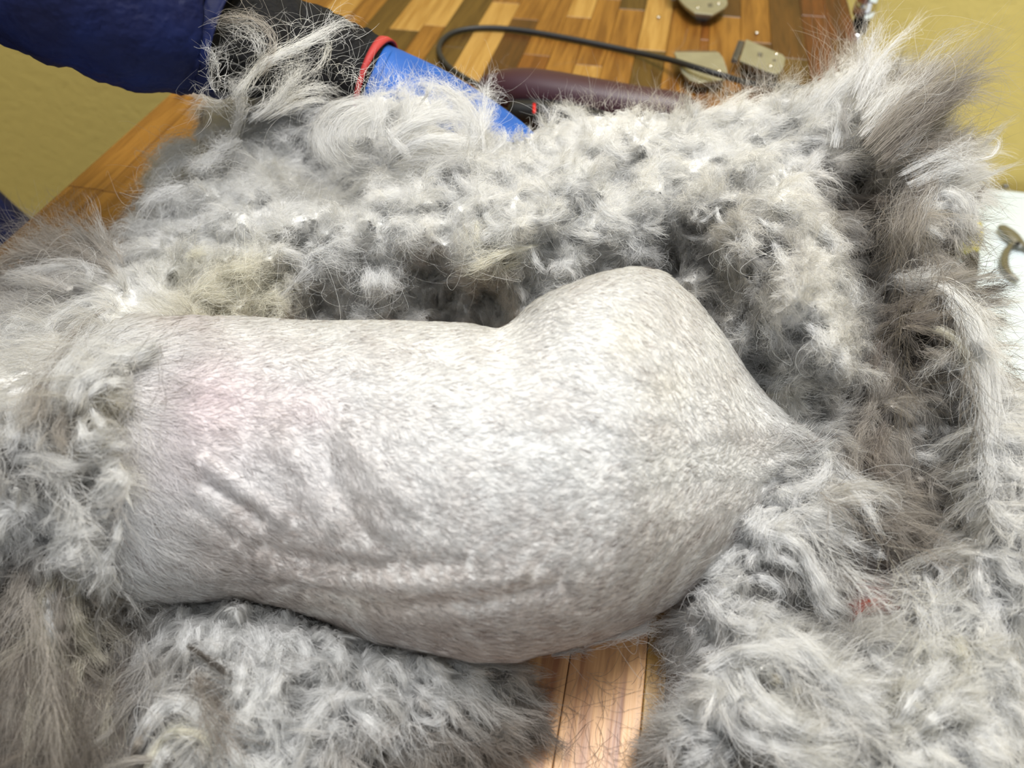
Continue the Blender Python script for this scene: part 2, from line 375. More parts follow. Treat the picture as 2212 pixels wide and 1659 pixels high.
# black knit forearm
bp_ = world_path([(250, 10, .150), (400, 66, .138), (520, 90, .128), (640, 110, .116), (740, 138, .106), (812, 168, .098)])
n = 70; R = tube(bp_, [.033, .035, .036, .035, .030, .0265], 40, n=n, flat=.85); ctr = R.mean(1, keepdims=True); d = R-ctr
ii = np.arange(n)[:, None]; aa = np.linspace(0, 2*np.pi, 40, endpoint=False)[None]
R = ctr + d*(1+.03*noise(ii*1.6, aa*9, 8, 9)+.012*np.sin(ii*1.7))[..., None]
mesh('forearm', *loft(R), M['knit'], per)
# gloved hand: palm, fingers
hp = world_path([(806, 168, .098), (835, 183, .094), (900, 215, .088), (990, 275, .080), (1075, 335, .073), (1130, 375, .068)])
hr = np.array([.0262, .0285, .0320, .0345, .0330, .027])
hand = mesh('glove', *loft(tube(hp, hr, 36, n=50, flat=[.85, .75, .6, .5, .45, .42])), M['blue'], per)
for k, (a, b, c2) in enumerate([((1105, 300), (1180, 352), (1240, 420)), ((1095, 335), (1175, 400), (1235, 470)), ((1080, 370), (1150, 440), (1200, 505)), ((1055, 400), (1115, 470), (1155, 520))]):
    fp, fr = round_ends(world_path([(*a, .066), (*b, .060), (*c2, .050)]), [.0082, .0078, .0065], 3)
    mesh('finger', *loft(tube(fp, fr, 12, n=22)), M['blue'], hand)
fp, fr = round_ends(world_path([(900, 300, .080), (940, 380, .070), (1010, 430, .062)]), [.0095, .009, .0075], 3)
mesh('thumb', *loft(tube(fp, fr, 12, n=22)), M['blue'], hand)
# red trim ring
R = tube(world_path([(800, 166, .0985), (808, 169, .0978), (817, 173, .097)]), [.0277, .0285, .0277], 40, flat=.86)
mesh('trim', *loft(R, cap=False), M['red'], per).modifiers.new('s', 'SOLIDIFY').thickness = .0015
q = P(822, 158, .1255)

# ------------------------------------------------------------------ fur engine
PAL = dict(W=(.92, .92, .91), L=(.86, .86, .855), G=(.72, .715, .705), S=(.52, .505, .49), T=(.46, .425, .385), B=(.32, .285, .255), D=(.18, .16, .14), C=(.84, .81, .71), P=(.78, .66, .64), Y=(.70, .665, .58))
class Field:
    """smooth interpolation of hand measured samples: u, v, z(cm), angle, length(px), colour key, chaos"""
    def __init__(s, rows, sig=62):
        s.uv = np.array([[r[0], r[1]] for r in rows], float); s.sig = sig
        s.z = np.array([r[2] for r in rows])/100; th = np.radians([r[3] for r in rows])
        s.c, s.s = np.cos(th), np.sin(th); s.L = np.array([r[4] for r in rows], float)
        s.col = np.array([PAL[r[5]] for r in rows]); s.ch = np.array([r[6] for r in rows], float)
    def w(s, u, v):
        sh = np.shape(u); u = np.ravel(u); v = np.ravel(v)
        out = np.empty((len(u), len(s.uv)))
        for i in range(0, len(u), 20000):
            d = (u[i:i+20000, None]-s.uv[None, :, 0])**2+(v[i:i+20000, None]-s.uv[None, :, 1])**2
            d = d-d.min(1, keepdims=True)*.75
            ww = np.exp(-d/(2*s.sig**2)); out[i:i+20000] = ww/ww.sum(1, keepdims=True)
        return out
    def zz(s, u, v, bump=1.0):
        sh = np.shape(u); z = (s.w(u, v)@s.z).reshape(sh)
        return z + bump*(.0032*noise(u, v, 11, 130)+.0025*noise(u, v, 12, 62)+.0010*noise(u, v, 13, 28))
    def S(s, u, v, bump=1.0): return P(u, v, s.zz(u, v, bump))
    def nor(s, u, v, bump=.6, e=5.0):
        a = s.S(u+e, v, bump)-s.S(u-e, v, bump); b = s.S(u, v+e, bump)-s.S(u, v-e, bump)
        n = nrm(np.cross(a, b)); vw = CAM - s.S(u, v, bump)
        return n*np.sign((n*vw).sum(-1, keepdims=True))

HAIR_TOTAL = 0
def add_hair(name, pos, rad, col, sn, m, parent):
    """pos (N,K,3) rad (N,K) or (K,) col (N,3) or (N,K,3) sn (N,3)"""
    global HAIR_TOTAL
    N, K = pos.shape[:2]; HAIR_TOTAL += N*K
    hc = bpy.data.hair_curves.new(name); hc.add_curves([K]*N)
    hc.attributes['position'].data.foreach_set('vector', pos.astype(np.float32).ravel()) if 'position' in hc.attributes else None
    ra = hc.attributes.get('radius') or hc.attributes.new('radius', 'FLOAT', 'POINT')
    ra.data.foreach_set('value', (np.ones((N, K))*rad).astype(np.float32).ravel())
    if col.ndim == 2: col = np.repeat(col[:, None], K, 1)
    ca = hc.attributes.new('Col', 'FLOAT_COLOR', 'POINT')
    ca.data.foreach_set('color', np.concatenate([np.clip(col, .01, .93), np.ones((N, K, 1))], 2).astype(np.float32).ravel())
    na = hc.attributes.new('sn', 'FLOAT_VECTOR', 'CURVE'); na.data.foreach_set('vector', sn.astype(np.float32).ravel())
    hc.materials.append(m); o = bpy.data.objects.new(name, hc); COL.objects.link(o)
    if parent:
        o.parent = parent; o.matrix_parent_inverse = parent.matrix_basis.inverted()
    o['kind'] = 'stuff'
    return o

def grow(guides, nn, R0, R1, cols, hairs, seed, frizz=.10, minlen=.55, colvar=.07, tipmul=1.0, spread=0.0, stag=0.0, gauss=False):
    """guides (L,K,3); nn (L,3) surface normals; R0/R1 (L,) lock radius at root and tip (m). returns pos, col, sn"""
    g = np.random.default_rng(seed); L, K = guides.shape[:2]; s = np.linspace(0, 1, K)
    T = nrm(np.gradient(guides, axis=1)); B = nrm(np.cross(T, nn[:, None]+1e-6)); Nn = np.cross(B, T)
    a = g.uniform(0, 2*np.pi, (L, hairs)); q = np.sqrt(g.uniform(0, 1, (L, hairs)))
    if gauss: q = np.minimum(np.abs(g.normal(0, .62, (L, hairs))), 1.9)
    ox, oy = np.cos(a)*q, np.sin(a)*q
    R = R0[:, None]*(1-s)**1.0+R1[:, None]*s                                   # (L,K)
    ln = g.uniform(minlen, 1.0, (L, hairs)); s0 = g.uniform(0, 1, (L, hairs))**1.5*stag; ss = (s0[..., None]+s[None, None]*np.maximum(ln-s0, .25)[..., None])*(K-1); ss = np.minimum(ss, K-1.001)
    i0 = np.clip(ss.astype(int), 0, K-2); f = (ss-i0)[..., None]
    li = np.arange(L)[:, None, None]
    def samp(A): return A[li, i0]*(1-f)+A[li, i0+1]*f
    gp = samp(guides); bb = samp(B); n2 = samp(Nn); rr = samp(R[..., None])
    length = np.linalg.norm(np.diff(guides, axis=1), axis=2).sum(1)[:, None, None]
    w1 = g.normal(0, 1, (L, hairs, 4)); ph = g.uniform(0, 6.28, (L, hairs, 4)); fr = g.uniform(2.0, 9.0, (L, hairs, 4))
    sb = s[None, None]
    def wav(i): return (w1[..., i, None]*(np.sin(ph[..., i, None]+fr[..., i, None]*sb)-np.sin(ph[..., i, None])))
    fz = (np.asarray(frizz)*np.ones(L))[:, None, None]
    fly = 1+spread*(g.uniform(0, 1, (L, hairs, 1)) < .12)*3
    dx = rr[..., 0]*ox[..., None]+length*fz*fly*(wav(0)*.5+wav(1)*.3)*sb
    dy = rr[..., 0]*oy[..., None]*.75+length*fz*fly*(wav(2)*.4+wav(3)*.25)*sb
    pos = gp+bb*dx[..., None]+n2*dy[..., None]
    cv = 1+g.normal(0, colvar, (L, hairs, 1))
    c = cols[:, None]*cv
    c = np.repeat(c[:, :, None], K, 2)
    tm = np.asarray(tipmul)
    if tm.ndim: c = c*(1+(tm[:, None, None, None]-1)*s[None, None, :, None]**1.3)
    elif tipmul != 1: c = c*(1+(tipmul-1)*s[None, None, :, None]**1.3)
    sn = nn[:, None]+g.normal(0, .22, (L, hairs, 3))+bb[:, :, K//2]*(ox[..., None]*.55)
    return pos.reshape(-1, K, 3), c.reshape(-1, K, 3), nrm(sn).reshape(-1, 3)

def fill_locks(fld, poly, n, hairs, seed, K=7, cvar=.15, wpx=13, lift=.22, curl=.35, frizz=.16, avoid=None, lenmul=1.0, cellpx=95, maxch=2.6, tip=.15):
    g = np.random.default_rng(seed); poly = np.asarray(poly, float); lo, hi = poly.min(0), poly.max(0); U, Vv = [], []
    while sum(map(len, U)) < n:
        u = g.uniform(lo[0], hi[0], n); v = g.uniform(lo[1], hi[1], n); k = inside(poly, u, v)
        k &= ~((((u-1888)/58)**2+((v-1272)/50)**2 < 1) & (g.uniform(0, 1, n) < .88))     # thin spot over the red cloth
        if avoid is not None: k &= ~avoid(u, v, g)
        U.append(u[k]); Vv.append(v[k])
    u = np.concatenate(U)[:n]; v = np.concatenate(Vv)[:n]
    W = fld.w(u, v); th = np.arctan2(W@fld.s, W@fld.c); Lp = (W@fld.L)*lenmul; ch = W@fld.ch; col = W@fld.col
    th = th + ch*maxch*noise(u, v, seed+1, cellpx*2.2)*.6 + ch*.9*noise(u, v, seed+2, cellpx*.8)*.5 + g.normal(0, .16+.35*ch, n)
    Lp = Lp*g.uniform(.6, 1.35, n)*(1+.25*noise(u, v, seed+5, 80))
    root = fld.S(u, v); nn = fld.nor(u, v); dist = np.linalg.norm(root-CAM, axis=1); m = dist/FPX      # metres per px
    D = np.cos(th)[:, None]*RT-np.sin(th)[:, None]*UP
    D = nrm(D-(D*nn).sum(1, keepdims=True)*nn); Bn = np.cross(nn, D)
    s = np.linspace(0, 1, K)[None, :, None]; Lm = (Lp*m)[:, None, None]
    cu = (noise(u, v, seed+7, cellpx*1.5)*.7+g.normal(0, .5, n))[:, None, None]*curl*(0.35+ch[:, None, None])
    lf = (lift*g.uniform(.5, 1.6, n)*(1+.5*ch))[:, None, None]
    ang = cu*2.6*s
    gd = root[:, None] - nn[:, None]*.0008 + Lm*(D[:, None]*np.sin(ang+1e-6)/(ang+1e-6)*s*1.0*1 + Bn[:, None]*s*s*cu*1.1) + nn[:, None]*Lm*lf*(s*1.6-s*s*1.25)
    R0 = wpx*m*g.uniform(.7, 1.3, n); R1 = R0*tip
    col = col*(1-.10*np.clip(noise(u, v, 909, 55), -.6, 2)[:, None])*(1-.07*np.clip(noise(u, v, 910, 130), -1, 2)[:, None])*(1+g.normal(0, .06, (n, 1)))
    return grow(gd, nn, R0, R1, col, hairs, seed+20, frizz=frizz*(.6+ch), tipmul=1.0, spread=.3, colvar=cvar, stag=.25, gauss=True)

def fuzz(fld, poly, n, seed, K=5, L=26, frizz=.22, lift=.55):
    return fill_locks(fld, poly, n, 5, seed, K=K, wpx=7, lift=lift, curl=.5, frizz=frizz, lenmul=L/50, tip=1.4)

def draw_locks(fld, specs, seed, K=12):
    """hand measured locks: (pts px, lift cm, w0 px, w1 px, colour, hairs[, frizz[, tipmul]]); optional z list as third coordinate of points"""
    P_, C_, S_ = [], [], []
    g = np.random.default_rng(seed)
    for j, sp in enumerate(specs):
        pts, lf, w0, w1, ck, nh = sp[:6]; fz = sp[6] if len(sp) > 6 else .05; tm = sp[7] if len(sp) > 7 else 1.0
        pts = np.array(pts, float); q = catmull(pts, K)
        if pts.shape[1] == 3: z = q[:, 2]/100
        else:
            z = fld.zz(q[:, 0], q[:, 1], .5)+lf/100*.55*np.sin(np.linspace(.15, 2.6, K))
        gd = P(q[:, 0], q[:, 1], z); vw = nrm(CAM-gd[0]); nn = nrm(vw*.5+np.array([0, 0, .8]))[None]
        m = np.linalg.norm(gd[K//2]-CAM)/FPX
        p, c, s = grow(gd[None], nn, np.array([w0*m*.80]), np.array([w1*m*.85]), np.array([PAL[ck]]), int(nh*.62), seed*100+j, frizz=fz*1.7, minlen=.45, colvar=.17, tipmul=tm, spread=.7, stag=.55, gauss=True)
        P_.append(p); C_.append(c); S_.append(s)
    return np.concatenate(P_), np.concatenate(C_), np.concatenate(S_)

def segd(u, v, pts):
    best = np.full(np.shape(u), 1e9); pts = np.asarray(pts, float)
    for (x0, y0), (x1, y1) in zip(pts[:-1], pts[1:]):
        t = np.clip(((u-x0)*(x1-x0)+(v-y0)*(y1-y0))/((x1-x0)**2+(y1-y0)**2+1e-9), 0, 1)
        best = np.minimum(best, np.hypot(u-x0-t*(x1-x0), v-y0-t*(y1-y0)))
    return best
def strays(rows, seed, K=10):
    """rows: path px to start from, count, angle, angle sd, length, colour, z0 cm, z1 cm, bend"""
    g = np.random.default_rng(seed); A, B, C = [], [], []
    for path, n, an, sd, L, ck, z0, z1, bend in rows:
        q = catmull(path, 60) if len(path) > 1 else np.repeat(np.array(path, float), 60, 0)
        o = q[g.integers(0, 60, n)]+g.normal(0, 5, (n, 2)); a = np.radians(an)+g.normal(0, np.radians(sd), n); l = L*g.uniform(.35, 1.3, n)
        s = np.linspace(0, 1, K)[None]; b = g.normal(0, bend, n)[:, None]; w1 = g.normal(0, .25, n)[:, None]
        aa = a[:, None]+b*s+w1*np.sin(s*7+g.uniform(0, 6, n)[:, None]); st = l[:, None]/(K-1)
        u = o[:, :1]+np.cumsum(np.cos(aa)*st, 1); v = o[:, 1:]+np.cumsum(np.sin(aa)*st, 1)
        z = (z0+(z1-z0)*s+0*u)/100
        if z0 > 1: z = z+g.normal(0, .004, n)[:, None]*s
        A.append(P(u, v, z)); c = np.array([PAL[ck]])[:, None]*(1+g.normal(0, .2, (n, 1, 1)))+np.zeros((n, K, 3)); B.append(c)
        C.append(nrm(np.array([[.1, -.3, 1.]])+g.normal(0, .3, (n, 3))))
    return np.concatenate(A), np.concatenate(B), np.concatenate(C)

EDGE = {}; LAST = []
def base_mesh(name, fld, poly, parent, label=None, step=9, sink=.0015, shade=.82, esink=.005):
    poly = np.asarray(poly, float); lo, hi = poly.min(0), poly.max(0)
    us = np.arange(lo[0], hi[0]+step, step); vs = np.arange(lo[1], hi[1]+step, step); U, Vv = np.meshgrid(us, vs)
    ok = inside(poly, U, Vv); ed = segd(U, Vv, np.vstack([poly, poly[:1]])); pts = P(U, Vv, fld.zz(U, Vv)-esink*np.exp(-(ed/28)**2))-fld.nor(U, Vv)*sink
    pts[..., 2] = np.maximum(pts[..., 2], .0012)
    W = fld.w(U, Vv); col = (W@fld.col)*shade; nu = len(us)  # underlayer colour dimmed so the gaps between locks look shaded
    cell = ok[:-1, :-1] & ok[1:, :-1] & ok[:-1, 1:] & ok[1:, 1:]
    V = pts.reshape(-1, 3); F = []; edges = {}
    for i, j in zip(*np.nonzero(cell)):
        a, b, c, d = i*nu+j, i*nu+j+1, (i+1)*nu+j+1, (i+1)*nu+j; F.append((a, d, c, b))
        for e in ((a, d), (d, c), (c, b), (b, a)):
            if (e[1], e[0]) in edges: del edges[(e[1], e[0])]
            else: edges[e] = 1
    V = V.tolist(); col = col.tolist(); low = {}
    def lo_(k):
        if k not in low:
            x, y, z = V[k]; low[k] = len(V); V.append((x, y, min(z*.5, .0008))); col.append(col[k])
        return low[k]
    for a, b in list(edges): F.append((b, a, lo_(a), lo_(b)))
    used = sorted({i for f in F for i in f}); mp = {k: n for n, k in enumerate(used)}
    V_full = V; V = [V[k] for k in used]; col = np.array([col[k] for k in used]); F = [tuple(mp[i] for i in f) for f in F]
    # fur hanging over the cut edge of the mat
    E_ = np.array(list(edges)); A_ = np.array(V_full)[E_[:, 0]]; B_ = np.array(V_full)[E_[:, 1]]; n_ = len(E_)*12
    g = np.random.default_rng(len(E_)); k = g.integers(0, len(E_), n_); t = g.uniform(0, 1, (n_, 1)); p = A_[k]*(1-t)+B_[k]*t
    out = np.cross(B_[k]-A_[k], (0, 0, 1.)); out[:, 2] = 0; out = nrm(out)
    cen = np.array(V_full).mean(0); out *= np.sign((out*(p+out*.004-p)).sum(1, keepdims=True))
    mid = P(*(np.stack([toPx(p)[0], toPx(p)[1]])), p[:, 2]); u_, v_ = toPx(p+out*.006-np.array([0, 0, 0.])); u0, v0 = toPx(p)
    bad = inside(poly, u0+(u_-u0), v0+(v_-v0)); out[bad] *= -1
    h_ = g.uniform(.1, 1, n_); root = p.copy(); root[:, 2] *= h_
    dr = nrm(out*1.0+g.normal(0, .45, (n_, 3))+np.array([0, 0, -.75])); s = np.linspace(0, 1, 6)[None, :, None]; Lh = g.uniform(.008, .02, n_)[:, None, None]
    gd = root[:, None]+Lh*(dr[:, None]*s+out[:, None]*s*(1-s)*.5-np.array([0, 0, .35])*s*s); gd[..., 2] = np.maximum(gd[..., 2], .0004)
    cw = fld.w(u0, v0)@fld.col
    EDGE[name+str(len(EDGE))] = (fur := grow(gd, nrm(out*.8+np.array([0, 0, .6])), np.full(n_, .0028), np.full(n_, .0014), cw, 9, 5, frizz=.16, colvar=.15, gauss=True))
    LAST.append(fur)
    return mesh(name, V, F, M['skin'], parent, cols=col)
Q = 1.0
NTR = 170000
# ------------------------------------------------------------------ hand measured fur samples: u, v, z cm, angle (0 right, 90 down), length px, colour, chaos
ROWS = [
# coat: upper left hump and glove tufts
(300,470,4,150,50,'L',.5),(370,350,5,200,45,'W',.5),(430,310,6,190,45,'W',.6),(470,240,7,240,60,'L',.6),(520,140,8,230,60,'T',.4),(600,130,9,215,60,'W',.3),
(560,230,8,110,60,'W',.5),(650,200,9,290,60,'W',.4),(700,240,8.5,100,60,'W',.5),(640,300,7.5,120,55,'L',.6),(560,330,7,60,50,'W',.7),(700,330,6.5,50,60,'L',.5),(680,370,5.5,60,50,'G',.5),
(780,240,9.5,120,75,'W',.3),(760,320,9,100,70,'W',.3),(850,230,10,20,85,'W',.3),(900,270,10,190,80,'W',.3),(850,340,8.5,165,70,'L',.4),(950,240,10,60,70,'W',.4),(1000,300,9,80,60,'W',.5),(740,370,6,20,40,'G',.6),
# coat: woolly field on the left
(360,460,6,200,40,'W',.8),(450,440,7.5,200,38,'W',.9),(560,450,8.3,180,36,'W',1),(660,480,8.6,200,36,'W',1),(760,470,9,200,36,'W',1),(480,530,8,200,36,'W',1),(420,530,6.5,250,35,'L',.8),(600,540,8.5,150,34,'W',1),(380,580,6,100,36,'C',.8),(450,600,7.5,120,38,'C',.7),(540,600,8,60,40,'C',.7),(480,650,6,20,35,'C',.6),(400,660,5,90,35,'C',.6),(600,590,7.5,90,36,'C',.8),(330,560,5,230,50,'L',.5),(340,640,5,240,50,'W',.4),
(580,640,5.5,30,35,'C',.7),(640,600,6.5,90,35,'G',.8),(700,580,8,60,36,'L',.9),(740,590,8.3,60,36,'W',.8),(700,620,4,60,36,'G',.7),(700,665,2.6,80,35,'G',.5),(780,640,2.8,80,35,'G',.4),(860,670,2.6,80,35,'G',.4),(820,600,8.6,95,40,'W',.7),(830,650,7.4,95,34,'W',.7),(870,600,6,90,36,'L',.8),(930,650,2.8,80,36,'G',.4),(930,610,4.5,60,40,'G',.6),(1000,650,3.5,80,40,'G',.4),(1050,690,2.6,85,40,'L',.3),(1090,640,4.5,80,40,'L',.5),(1160,620,6.0,60,40,'L',.5),
# coat: middle band with curling locks
(850,430,9.3,90,45,'W',.9),(930,400,9.6,70,50,'W',.8),(880,520,9.6,80,40,'W',.9),(970,470,9.8,60,50,'W',.8),(1000,560,9.2,350,55,'W',.6),(1060,560,9,10,55,'C',.5),(1050,400,9.8,60,55,'W',.8),(1100,330,10,60,50,'W',.7),(1130,450,10,40,50,'L',.8),(1150,520,9.8,20,55,'W',.7),(1170,570,8.5,60,40,'W',.6),(1200,400,10.2,30,50,'W',.8),(1230,320,10.3,80,45,'W',.7),(1300,270,10.3,60,36,'W',.8),(1260,470,10.3,40,55,'W',.7),(1300,520,9.8,30,60,'W',.6),(1240,580,6.8,40,50,'L',.5),(1330,560,6.6,20,45,'G',.5),(1380,500,9.8,30,50,'L',.7),(1350,400,10.4,30,50,'W',.8),(1400,300,10.5,40,45,'W',.7),(1420,430,10.3,60,50,'L',.8),(1440,570,5.6,30,40,'G',.5),(1500,560,6.5,30,40,'G',.5),
(1500,270,10.6,20,45,'W',.6),(1500,350,10.6,10,55,'W',.7),(1600,240,10.8,10,55,'W',.4),(1600,320,10.8,10,60,'W',.6),(1700,240,11,20,70,'W',.4),(1700,330,10.8,20,60,'W',.6),(1560,400,10.6,40,50,'W',.8),
# fold lobe
(1530,470,10.3,30,55,'G',.8),(1500,510,9.6,60,45,'S',.9),(1580,480,10.8,350,60,'S',.7),(1620,440,11,20,55,'G',.7),(1680,420,11.3,40,40,'W',.8),(1740,470,11.6,50,36,'W',.9),(1780,520,11.5,60,34,'W',.9),(1660,500,11.6,20,50,'S',.8),(1700,570,11.8,30,40,'S',.9),(1620,560,11.3,60,50,'G',.6),(1580,620,10,80,50,'G',.6),(1640,640,11.4,60,40,'S',.8),(1720,640,11.9,20,36,'L',1),(1790,620,11.4,40,34,'W',1),(1830,680,10.8,60,34,'W',1),(1700,720,11.2,80,36,'L',.9),(1780,720,11.3,60,34,'W',1),(1840,760,9.6,90,30,'W',1),(1770,790,9.8,90,34,'L',.9),(1690,760,9.2,90,40,'S',.7),(1620,690,8.2,80,50,'S',.6),(1560,640,7.2,60,50,'S',.5),(1530,600,6.8,40,55,'S',.4),(1600,740,6.8,20,60,'G',.4),(1660,790,6.8,10,60,'G',.5),(1620,790,6.2,20,55,'L',.3),(1700,830,6.4,0,60,'Y',.4),(1760,850,6.3,350,55,'S',.6),(1830,830,6.5,60,40,'S',.6),(1680,870,5.8,20,60,'L',.3),(1730,900,6.0,40,50,'L',.4),(1730,960,6.2,340,60,'W',.3),(1790,920,5.2,90,50,'S',.4),
# upper right shoulder and long spikes
(1750,190,11,320,50,'W',.3),(1800,230,11.4,60,70,'W',.4),(1830,160,11.5,315,50,'W',.3),(1880,200,12,320,60,'L',.2),(1900,280,12,330,120,'T',.2),(1950,240,12,325,140,'T',.15),(1830,300,11,80,70,'G',.5),(1900,350,10.5,300,80,'S',.4),(1960,330,10.5,320,110,'T',.2),(1800,370,8.5,80,60,'T',.4),(1850,400,8,60,60,'T',.3),(1780,330,10.8,30,55,'L',.6),
# right column
(1840,470,7,0,90,'B',.15),(1900,440,9,10,90,'T',.15),(1860,540,4.5,90,60,'D',.2),(1870,640,4,90,60,'D',.2),(1880,740,4,90,60,'D',.2),(1950,480,9.5,100,90,'T',.2),(1950,570,8.5,90,90,'S',.2),(1980,400,10,310,100,'G',.2),(2050,360,10,330,90,'L',.2),(2090,330,9,330,80,'L',.3),(2040,430,10,60,90,'G',.25),(2090,430,9,50,80,'L',.25),(2050,520,9,120,80,'T',.3),(2080,580,7,150,70,'S',.25),(2000,640,8.5,0,90,'T',.15),(1930,700,7.5,100,90,'B',.15),(2000,720,8,20,80,'B',.25),(2080,650,8.6,60,100,'L',.1),(2110,750,8.6,70,110,'L',.1),(2120,850,8.2,85,110,'L',.1),(2050,800,6.5,30,70,'T',.3),(1960,820,6.5,80,80,'T',.2),(2040,880,5,60,60,'D',.3),(1960,910,5.5,100,80,'S',.3),(1900,880,6,100,90,'T',.15),(1860,960,6,100,100,'B',.1),(1930,1000,5.5,80,90,'B',.15),(2020,930,4.6,20,45,'L',.7),(2030,1000,4.6,20,70,'S',.3),(1980,1060,4,60,70,'T',.3),(2070,1000,3.2,90,60,'D',.3),(2060,1120,3.4,60,60,'S',.4),(2120,980,8,90,110,'L',.1),(2130,1100,7.5,90,110,'G',.15),(2190,960,7.5,90,70,'W',.3),(2200,1060,7.2,80,70,'W',.4),(2180,880,7,70,70,'L',.3),(2180,800,5,60,60,'L',.3),  # darkest rows paint the shade of the deep gaps into the fur
# lower right pile
(1780,1010,6.4,100,60,'W',.3),(1720,1060,6.2,160,50,'W',.5),(1650,1080,6.0,120,45,'W',.6),(1680,1130,6.3,30,70,'W',.4),(1620,1170,5.6,120,45,'W',.6),(1760,1090,6.4,40,110,'W',.15),(1830,1060,5.6,40,110,'T',.2),(1880,1130,5,40,110,'T',.15),(1750,1160,6,45,110,'W',.2),(1800,1180,3.6,30,90,'D',.2),(1860,1230,3.0,30,90,'D',.2),(1720,1230,5.2,60,80,'S',.3),(1780,1260,4.8,50,110,'W',.15),(1920,1200,3.4,40,80,'B',.2),(1900,1290,1.8,40,50,'B',.3),(1840,1330,3.6,50,90,'S',.2),(1730,1310,1.8,60,50,'D',.4),(1980,1260,4.6,80,80,'L',.3),(1980,1340,4.8,60,80,'L',.3),(2060,1200,5.2,80,80,'L',.3),(2060,1300,5.2,90,80,'L',.3),(2140,1200,6.4,60,80,'W',.4),(2180,1270,5.6,70,60,'W',.4),(2120,1340,5.4,100,70,'W',.3),(2150,1420,5,120,60,'W',.4),  # darkest rows put crevice shade into the fur colour
(1580,1240,5,130,45,'W',.6),(1530,1290,4.4,120,45,'W',.6),(1560,1330,4.6,60,45,'W',.5),(1650,1260,4.4,60,50,'S',.6),(1620,1330,5,50,70,'W',.3),(1500,1345,3.0,110,40,'L',.5),(1570,1400,4.2,40,50,'W',.5),(1650,1400,5.4,45,90,'W',.25),(1720,1420,5.6,50,100,'W',.2),(1780,1430,4.6,50,80,'L',.3),(1570,1480,4.6,150,60,'W',.4),(1620,1500,5.4,50,90,'W',.2),(1500,1520,3.6,150,50,'W',.4),(1700,1500,3.8,40,80,'Y',.3),(1800,1510,5.4,40,100,'W',.15),(1860,1560,5.0,60,80,'W',.3),(1660,1570,5.2,30,100,'W',.25),(1760,1580,4.4,20,100,'Y',.25),(1830,1610,3.6,60,70,'S',.4),(1500,1600,3.8,60,70,'W',.3),(1600,1640,3.0,20,60,'D',.5),(1700,1640,4.4,20,90,'W',.3),(1450,1640,2.6,100,50,'S',.3),  # darkest row is a crevice with its shade in the colour
(1900,1400,5,60,80,'W',.4),(1880,1470,3.6,60,70,'S',.3),(1980,1430,5,80,70,'W',.5),(2050,1400,5,60,70,'C',.5),(1960,1520,5.4,100,70,'C',.5),(2050,1500,5.4,90,70,'W',.5),(2120,1520,5,70,60,'W',.5),(2000,1600,5,80,70,'W',.5),(1930,1620,4.4,60,70,'W',.5),(2100,1600,4.8,60,70,'L',.5),(2180,1560,3.6,60,60,'W',.4),(2190,1640,3.6,60,60,'L',.4),
# left: neck and chest fur of the cat
(20,600,2.6,200,110,'T',.12),(110,530,3.6,210,100,'T',.12),(200,540,4.4,240,90,'T',.15),(270,560,5,240,60,'G',.3),(60,640,5,195,120,'S',.1),(160,600,5.6,190,90,'S',.2),(230,640,6.2,220,60,'L',.3),(290,650,6.4,30,50,'L',.3),(180,700,7,130,90,'S',.15),(240,720,7.6,150,70,'L',.2),(80,700,6,195,100,'G',.15),(20,760,5.6,190,100,'G',.2),(110,780,7,110,70,'L',.5),(30,830,6.2,60,60,'L',.6),(190,800,8.6,110,110,'G',.12),(270,790,9.2,150,90,'L',.1),(330,740,9.2,160,80,'L',.15),(360,700,8.6,200,35,'W',.1),(130,890,8.2,100,110,'T',.12),(60,930,6.8,90,90,'G',.3),(220,870,9.4,20,60,'Y',.3),(250,890,9.5,50,55,'Y',.3),(300,870,9.8,200,40,'W',.1),(190,930,9,90,70,'G',.3),(270,950,9.6,200,45,'W',.1),(100,1000,7.6,10,100,'Y',.2),(30,1010,6.4,5,100,'S',.2),(180,1010,8.6,20,80,'G',.25),(250,1030,9,120,60,'W',.3),(60,1080,6,60,60,'L',.5),(30,1130,5.4,90,50,'L',.6),(120,1120,6.8,30,60,'G',.5),(200,1120,7.6,150,70,'L',.35),(170,1190,7,110,50,'W',.4),(230,1180,7.4,100,60,'W',.35),(60,1200,5,150,90,'S',.2),(250,1240,6.6,100,50,'L',.3),
# left bottom: long brown chest hair
(30,1280,4.4,100,150,'B',.1),(100,1270,5,100,140,'T',.1),(150,1330,5,85,150,'Y',.08),(200,1300,4.8,70,110,'T',.1),(220,1380,2.4,75,110,'D',.15),(60,1400,4,95,160,'B',.08),(20,1500,3.6,95,160,'B',.08),(120,1470,3.8,85,160,'T',.1),(200,1490,2.6,85,140,'D',.15),(100,1600,3.4,95,150,'B',.1),(220,1600,2.6,90,130,'B',.15),(280,1330,2.6,60,80,'T',.2),(300,1400,2.8,85,110,'S',.12),(280,1480,2.4,95,110,'B',.15),
# bottom left pile
